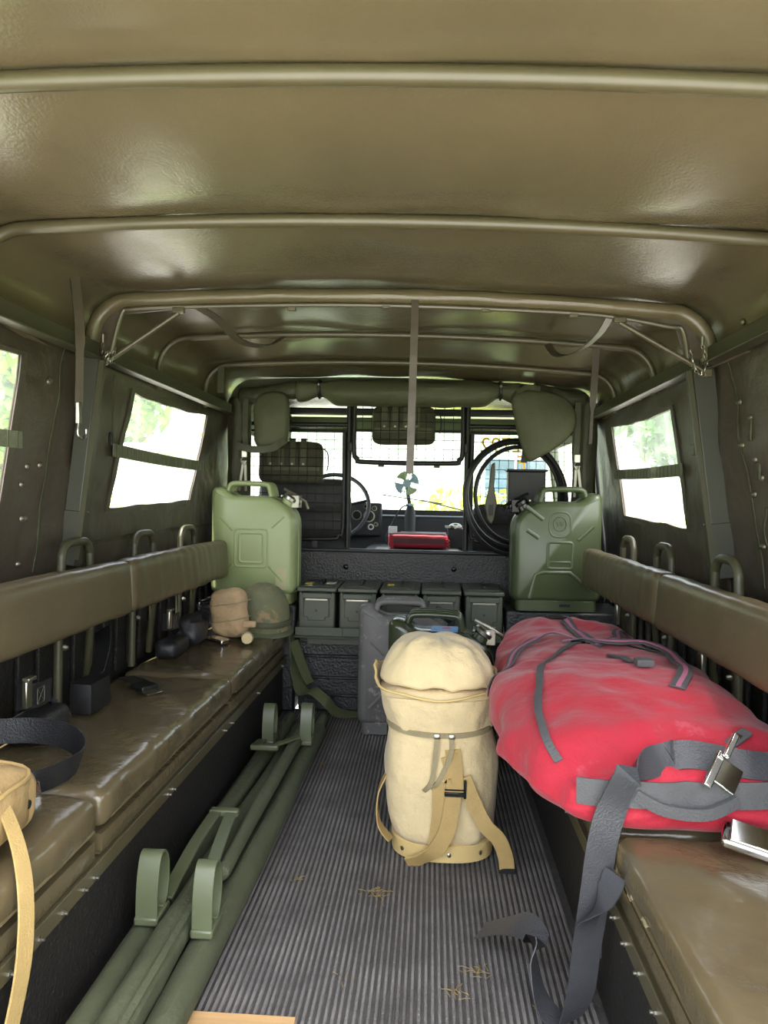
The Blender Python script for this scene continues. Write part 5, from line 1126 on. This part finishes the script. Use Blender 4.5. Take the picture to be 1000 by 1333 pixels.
b = MB(); b.tube(spline([(-0.125, 4.17, 0.80), (-0.16, 4.15, 0.79), (-0.20, 4.12, 0.72), (-0.24, 4.1, 0.63), (-0.23, 4.1, 0.592)], 5), 0.004, 6); b.build('power_cord', 'black', t)
t = thing('radio_handset', 'black radio unit with round silver knob beside the notebook', 'radio', (0.13, 3.96, 0.587))
b = MB(); b.box((0.13, 3.98, 0.64), (0.09, 0.14, 0.104)); b.build('radio_body', 'black', t, bevel=0.008)
b = MB(); b.lathe((0.125, 3.95, 0.692), (0, -0.3, 1), [(0.034, 0), (0.034, 0.012), (0.026, 0.02), (0.012, 0.02), (0.012, 0.012), (0, 0.012)], 18); b.build('knob', 'steel', t)
b = MB(); b.box((0.085, 3.93, 0.698), (0.03, 0.04, 0.014)); b.build('switch', 'zinc', t, bevel=0.003)
t = thing('paper_box', 'small white paper box in front of the fan', 'box', (-0.20, 4.02, 0.587))
b = MB(); b.box((-0.20, 4.03, 0.64), (0.045, 0.03, 0.105)); b.build('carton', 'white_paint', t, bevel=0.002)
t = thing('windscreen_wiper', 'thin black wiper resting across the outside of the windscreen', 'wiper', (-0.05, 4.69, 0.78))
b = MB(); b.tube([(-0.30, 4.672, 0.858), (0.07, 4.672, 0.81)], 0.004, 6); b.build('blade', 'black', t)
b = MB(); b.tube([(-0.06, 4.682, 0.83), (0.22, 4.69, 0.765)], 0.005, 6); b.build('arm', 'black', t)
t = thing('bonnet', 'short olive bonnet outside the windscreen', 'bonnet', (XC, 5.1, 0.0))
b = MB(); b.box((XC, 5.05, 0.40), (1.66, 0.72, 0.62)); b.build('bonnet_body', 'jerry_green', t, bevel=0.05)
b = MB(); b.box((XC, 4.85, 0.715), (0.5, 0.2, 0.012)); b.build('vent', 'black', t)

# ------------------------------------------------------------------ straps and hooks under the roof
b = MB(); P = spline([(-0.049, 1.862, 1.325), (-0.050, 1.852, 1.2), (-0.052, 1.850, 1.05), (-0.054, 1.850, 0.905)], 6); b.ribbon(P, V((1, 0, 0)), 0.018, 0.003)
b.build('roof_strap', 'canvas_side', at=(-0.05, 1.85, 0.9), label='long brown strap hanging straight down from the middle of the wrapped arch', cat='strap')
b = MB(); P = spline([(-0.795, 2.846, 1.325), (-0.797, 2.842, 1.28), (-0.797, 2.843, 1.225)], 4); b.ribbon(P, V((1, 0, 0)), 0.024, 0.003)
b.build('roof_strap', 'canvas_olive', at=(-0.797, 2.84, 1.22), label='short olive strap end hanging from the bow above the pale jerry can', cat='strap')
b = MB(); P = spline([(0.487, 2.36, 1.309), (0.483, 2.36, 1.20), (0.48, 2.365, 1.12), (0.478, 2.37, 1.02)], 4); b.ribbon(P, V((1, 0, 0)), [0.020] * 8 + [0.009] * 5, 0.003)
b.build('roof_strap', 'canvas_side', at=(0.48, 2.36, 1.02), label='narrow strap hanging from the thin bow above the embossed jerry can', cat='strap')
for pts, lab in (([(-0.60, 1.90, 1.318), (-0.575, 2.02, 1.31), (-0.555, 2.18, 1.285), (-0.50, 2.28, 1.292), (-0.47, 2.36, 1.334)], 'slack dark strap looping from the wrapped arch near the helmet-side brace'), ([(0.425, 1.90, 1.30), (0.42, 2.02, 1.275), (0.40, 2.18, 1.265), (0.36, 2.28, 1.27), (0.34, 2.36, 1.318)], 'slack dark strap looping from the wrapped arch near the duffel-side brace')):
    b = MB(); b.ribbon(spline(pts, 6), V((1, 0, 0.3)), 0.022, 0.003); b.build('loop_strap', 'canvas_side', at=pts[2], label=lab, cat='strap', group='slack roof loops')
t = thing('hook_strap', 'dark strap with steel S-hook hanging beside the post by the helmet bench', 'strap', (-0.855, 1.76, 0.98))
b = MB(); P = spline([(-0.822, 1.712, 1.345), (-0.806, 1.706, 1.225), (-0.804, 1.704, 1.13), (-0.804, 1.703, 1.04)], 5); b.ribbon(P, V((0.7, 0.7, 0)), [0.022 if k < 8 else 0.018 for k in range(len(P))], 0.003); b.build('webbing', 'canvas_side', t)
b = MB(); b.box((-0.804, 1.702, 1.025), (0.010, 0.014, 0.05)); b.build('buckle', 'steel', t, bevel=0.002)
b = MB(); b.tube(spline([(-0.804, 1.702, 1.0), (-0.804, 1.699, 0.978), (-0.800, 1.709, 0.968), (-0.796, 1.722, 0.975), (-0.796, 1.724, 0.99)], 5), 0.0035, 8); b.build('hook', 'steel', t)
t = thing('hook_strap', 'dark strap with dull buckle hanging beside the post by the red duffel bench', 'strap', (0.66, 2.0, 1.0))
b = MB(); b.ribbon(spline([(0.648, 2.0, 1.17), (0.660, 2.01, 1.10), (0.668, 2.02, 1.03)], 5), V((0.3, 1, 0)), 0.020, 0.003); b.build('webbing', 'canvas_dark', t)
b = MB(); b.box((0.668, 2.02, 1.01), (0.010, 0.03, 0.028)); b.box((0.670, 2.02, 0.985), (0.008, 0.02, 0.03)); b.build('buckle', 'frame_paint', t, bevel=0.002)
t = thing('cord_pull', 'thin dark cord with toggle hanging at the helmet-side curtain edge', 'cord', (-0.85, 2.0, 0.98))
b = MB(); b.tube(spline([(-0.842, 1.985, 1.16), (-0.846, 1.99, 1.08), (-0.852, 1.995, 1.0)], 4), 0.003, 6); b.build('cord', 'canvas_dark', t)
b = MB(); b.soft((-0.853, 1.995, 0.99), (0.012, 0.016, 0.034), 0.005, (2, 3, 4)); b.build('toggle', 'black', t)

# ------------------------------------------------------------------ floor bits
t_ = thing('wood_batten', 'pale wooden batten lying across the rear end of the mat', 'batten', (-0.3, 1.178, 0.004))
b = MB(); b.box((-0.30, 1.178, 0.009), (0.20, 0.05, 0.010)); b.build('plank', 'wood', t_, bevel=0.001)
def tuft(x, y, n, r, lab):
    b = MB()
    for i in range(n):
        p = V((x + random.gauss(0, r), y + random.gauss(0, r), 0.0052 + random.random() * 0.003)); a = random.random() * 6.3; L = 0.004 + 0.007 * random.random(); d_ = V((math.cos(a), math.sin(a), 0.1)) * L
        b.tube([p - d_, p + V((0, 0, 0.001)), p + d_], 0.0006, 4)
    b.build('straw_tuft', 'straw', at=(x, y, 0.004), label=lab, cat='straw', group='dry straw scraps on the mat')
for x, y, n, r, lab in ((-0.102, 1.61, 34, 0.016, 'largest scatter of dry straw crumbs in the middle of the mat'), (0.10, 1.36, 16, 0.012, 'dry straw wisp on the mat beside the belt tail'), (0.055, 1.30, 16, 0.010, 'curled dry straw wisp on the mat beside the belt loop'), (-0.28, 1.66, 5, 0.008, 'single straw stalk on the mat by the litter crossbar'), (-0.325, 2.38, 6, 0.006, 'dry leaf curl on the mat beside the far litter stirrup'), (-0.15, 1.32, 4, 0.012, 'thin straw stalk on the mat near the wooden batten'), (0.20, 1.27, 8, 0.010, 'few straw bits on the mat below the belt loop')):
    tuft(x, y, n, r, lab)

# ------------------------------------------------------------------ outside
GZ = -0.78
b = MB(); b.box((0, 20, GZ - 0.05), (160, 160, 0.1)); tag(b.build('lawn', 'grass'), kind='structure', label='sunlit mown lawn around the vehicle')
b = MB(); b.box((-0.1, -2.0, GZ + 0.01), (5.4, 25.0, 0.04)); tag(b.build('driveway', 'drive'), kind='structure', label='pale concrete driveway the vehicle stands on')  # unseen stretch behind the tailgate is added to bounce light onto the ceiling
def house(x0, x1, y, h, label, depth=6.0, windows=(), roof=1.6, garage=None, group=None):
    t = thing('house', label, 'house', ((x0 + x1) / 2, y + depth / 2, GZ))
    b = MB(); b.box(((x0 + x1) / 2, y + depth / 2, GZ + h / 2), (x1 - x0, depth, h)); b.build('wall', 'siding', t)
    z = GZ + 0.15
    while z < GZ + h:
        b = MB(); b.box(((x0 + x1) / 2, y - 0.012, z), (x1 - x0, 0.03, 0.15), rot(0.08, 0, 0)); b.build('siding_board', 'siding', t); z += 0.17
    rz_ = GZ + h
    b = MB(); P = [(x0 - 0.4, y - 0.4, rz_), (x0 - 0.4, y + depth / 2, rz_ + roof), (x0 - 0.4, y + depth + 0.4, rz_)]; b.prism(P, (0, 0, 0), (x1 - x0 + 0.8, 0, 0)); b.build('roof', 'roof_shingle', t)
    for wx, wz, ww_, wh in windows:
        b = MB(); b.box((wx, y - 0.05, wz), (ww_ + 0.16, 0.06, wh + 0.16)); wf = b.build('window', 'white_paint', t)
        for i in (-1, 1):
            b = MB(); b.box((wx + i * ww_ / 4, y - 0.07, wz), (ww_ / 2 - 0.05, 0.05, wh)); b.build('pane', 'house_glass', wf)
    if garage:
        gx, gw, gh = garage
        for i in range(4):
            b = MB(); b.box((gx, y - 0.05, GZ + gh * (i + 0.5) / 4), (gw, 0.06, gh / 4 - 0.03)); b.build('garage_panel', 'white_paint', t)
house(-4.2, 2.9, 15.0, 3.2, 'white clapboard house facing the windscreen', windows=((1.6, 1.15, 1.2, 0.9),), garage=(-1.9, 3.8, 2.3))
house(-19.0, -5.0, 22.0, 2.75, 'long white outbuilding seen through the helmet-side curtain window', windows=((-16, 0.9, 1.0, 0.8),), roof=0.5)
house(8.5, 19.0, 26.0, 3.4, 'distant white house seen through the duffel-side curtain window', windows=((11, 1.0, 1.2, 0.9), (14, 1.0, 1.2, 0.9)))
def leaves(b, c, r, n, s):
    for i in range(n):
        d_ = V((random.gauss(0, 1), random.gauss(0, 1), random.gauss(0, 1))).normalized() * (random.random() ** 0.4)
        p = V(c) + V((d_.x * r[0], d_.y * r[1], d_.z * r[2])); u = V((random.gauss(0, 1), random.gauss(0, 1), random.gauss(0, 1))).normalized(); w_ = u.orthogonal().normalized(); k = s * (0.6 + 0.8 * random.random())
        b.add([p - u * k, p + w_ * k * 0.55, p + u * k, p - w_ * k * 0.55], [(0, 1, 2, 3)])
def tree(x, y, h, r, label, m='leaf', n=2600, trunk=0.16, low=0.35, s=0.16):
    t = thing('tree', label, 'tree', (x, y, GZ), 'trees around the yard')
    b = MB(); b.tube(spline([(x, y, GZ), (x + 0.1, y, GZ + h * 0.3), (x - 0.05, y + 0.1, GZ + h * 0.75)], 4), [trunk * (1 - 0.06 * i) for i in range(9)], 8); b.build('trunk', 'bark', t)
    for k in range(4):
        a = k * 1.7; b = MB(); b.tube([(x, y, GZ + h * (0.3 + 0.08 * k)), (x + r * 0.35 * math.cos(a), y + r * 0.35 * math.sin(a), GZ + h * (0.42 + 0.09 * k)), (x + r * 0.7 * math.cos(a), y + r * 0.7 * math.sin(a), GZ + h * (0.5 + 0.1 * k))], [trunk * 0.5, trunk * 0.35, trunk * 0.15], 6); b.build('branch', 'bark', t)
    b = MB()
    for k in range(9):
        a = k * 2.4; q = 0.55 * r * (k / 9) ** 0.5; leaves(b, (x + q * math.cos(a), y + q * math.sin(a), GZ + h * (low + (1 - low) * (0.15 + 0.75 * ((k * 5) % 9) / 9))), (r * 0.55, r * 0.55, h * (1 - low) * 0.26), n // 9, s)
    b.build('foliage', m, t, kind='stuff')
tree(-14.4, 34, 9, 3.0, 'broad leafy tree beyond the white outbuilding roof', s=0.3)
tree(-8.0, 34, 8, 2.8, 'yellow-green leafy tree beyond the end of the white outbuilding', 'leaf_yellow', s=0.26)
tree(-22, 32, 9, 3.4, 'leafy tree at the outbuilding far corner', s=0.3)
tree(-7.6, 13.0, 5.0, 1.6, 'small leafy tree beside the driveway', n=1800)
tree(6.3, 17.8, 5.6, 2.6, 'dark leafy tree spreading beyond the duffel-side curtain window', 'leaf_dark', low=0.42, s=0.18, n=3400)
tree(3.95, 11.2, 5.2, 1.5, 'slim dark tree with bare stem near the house corner', 'leaf_dark', low=0.5, n=1800, trunk=0.10)
tree(12.5, 20.0, 8, 3.2, 'large leafy tree in front of the distant white house', s=0.26, low=0.4)
tree(-10, 7, 6, 2.6, 'leafy tree on the lawn level with the helmet bench')
tree(9, 6, 6, 2.8, 'dark leafy tree on the lawn level with the red duffel bench', 'leaf_dark')
def shrub(x, y, h, r, label, m, n=1500, s=0.09):
    t = thing('shrub', label, 'shrub', (x, y, GZ), 'garden shrubs')
    b = MB(); leaves(b, (x, y, GZ + h * 0.55), (r, r, h * 0.5), n, s); b.build('foliage', m, t, kind='stuff')
    for k in range(3):
        b = MB(); b.tube([(x, y, GZ), (x + r * 0.4 * math.cos(k * 2.1), y + r * 0.4 * math.sin(k * 2.1), GZ + h * 0.6)], 0.02, 6); b.build('stem', 'bark', t)
shrub(0.75, 13.4, 1.75, 1.35, 'round yellow-green shrub in front of the white house', 'leaf_yellow')
shrub(2.9, 8.6, 1.45, 0.9, 'low yellow-green shrub seen low in the duffel-side window', 'leaf_yellow')
shrub(4.4, 9.6, 1.5, 0.9, 'low blue-green shrub seen low in the duffel-side window', 'leaf')
shrub(-5.9, 12.6, 1.6, 0.8, 'pale green shrub beside the driveway tree', 'leaf_yellow')
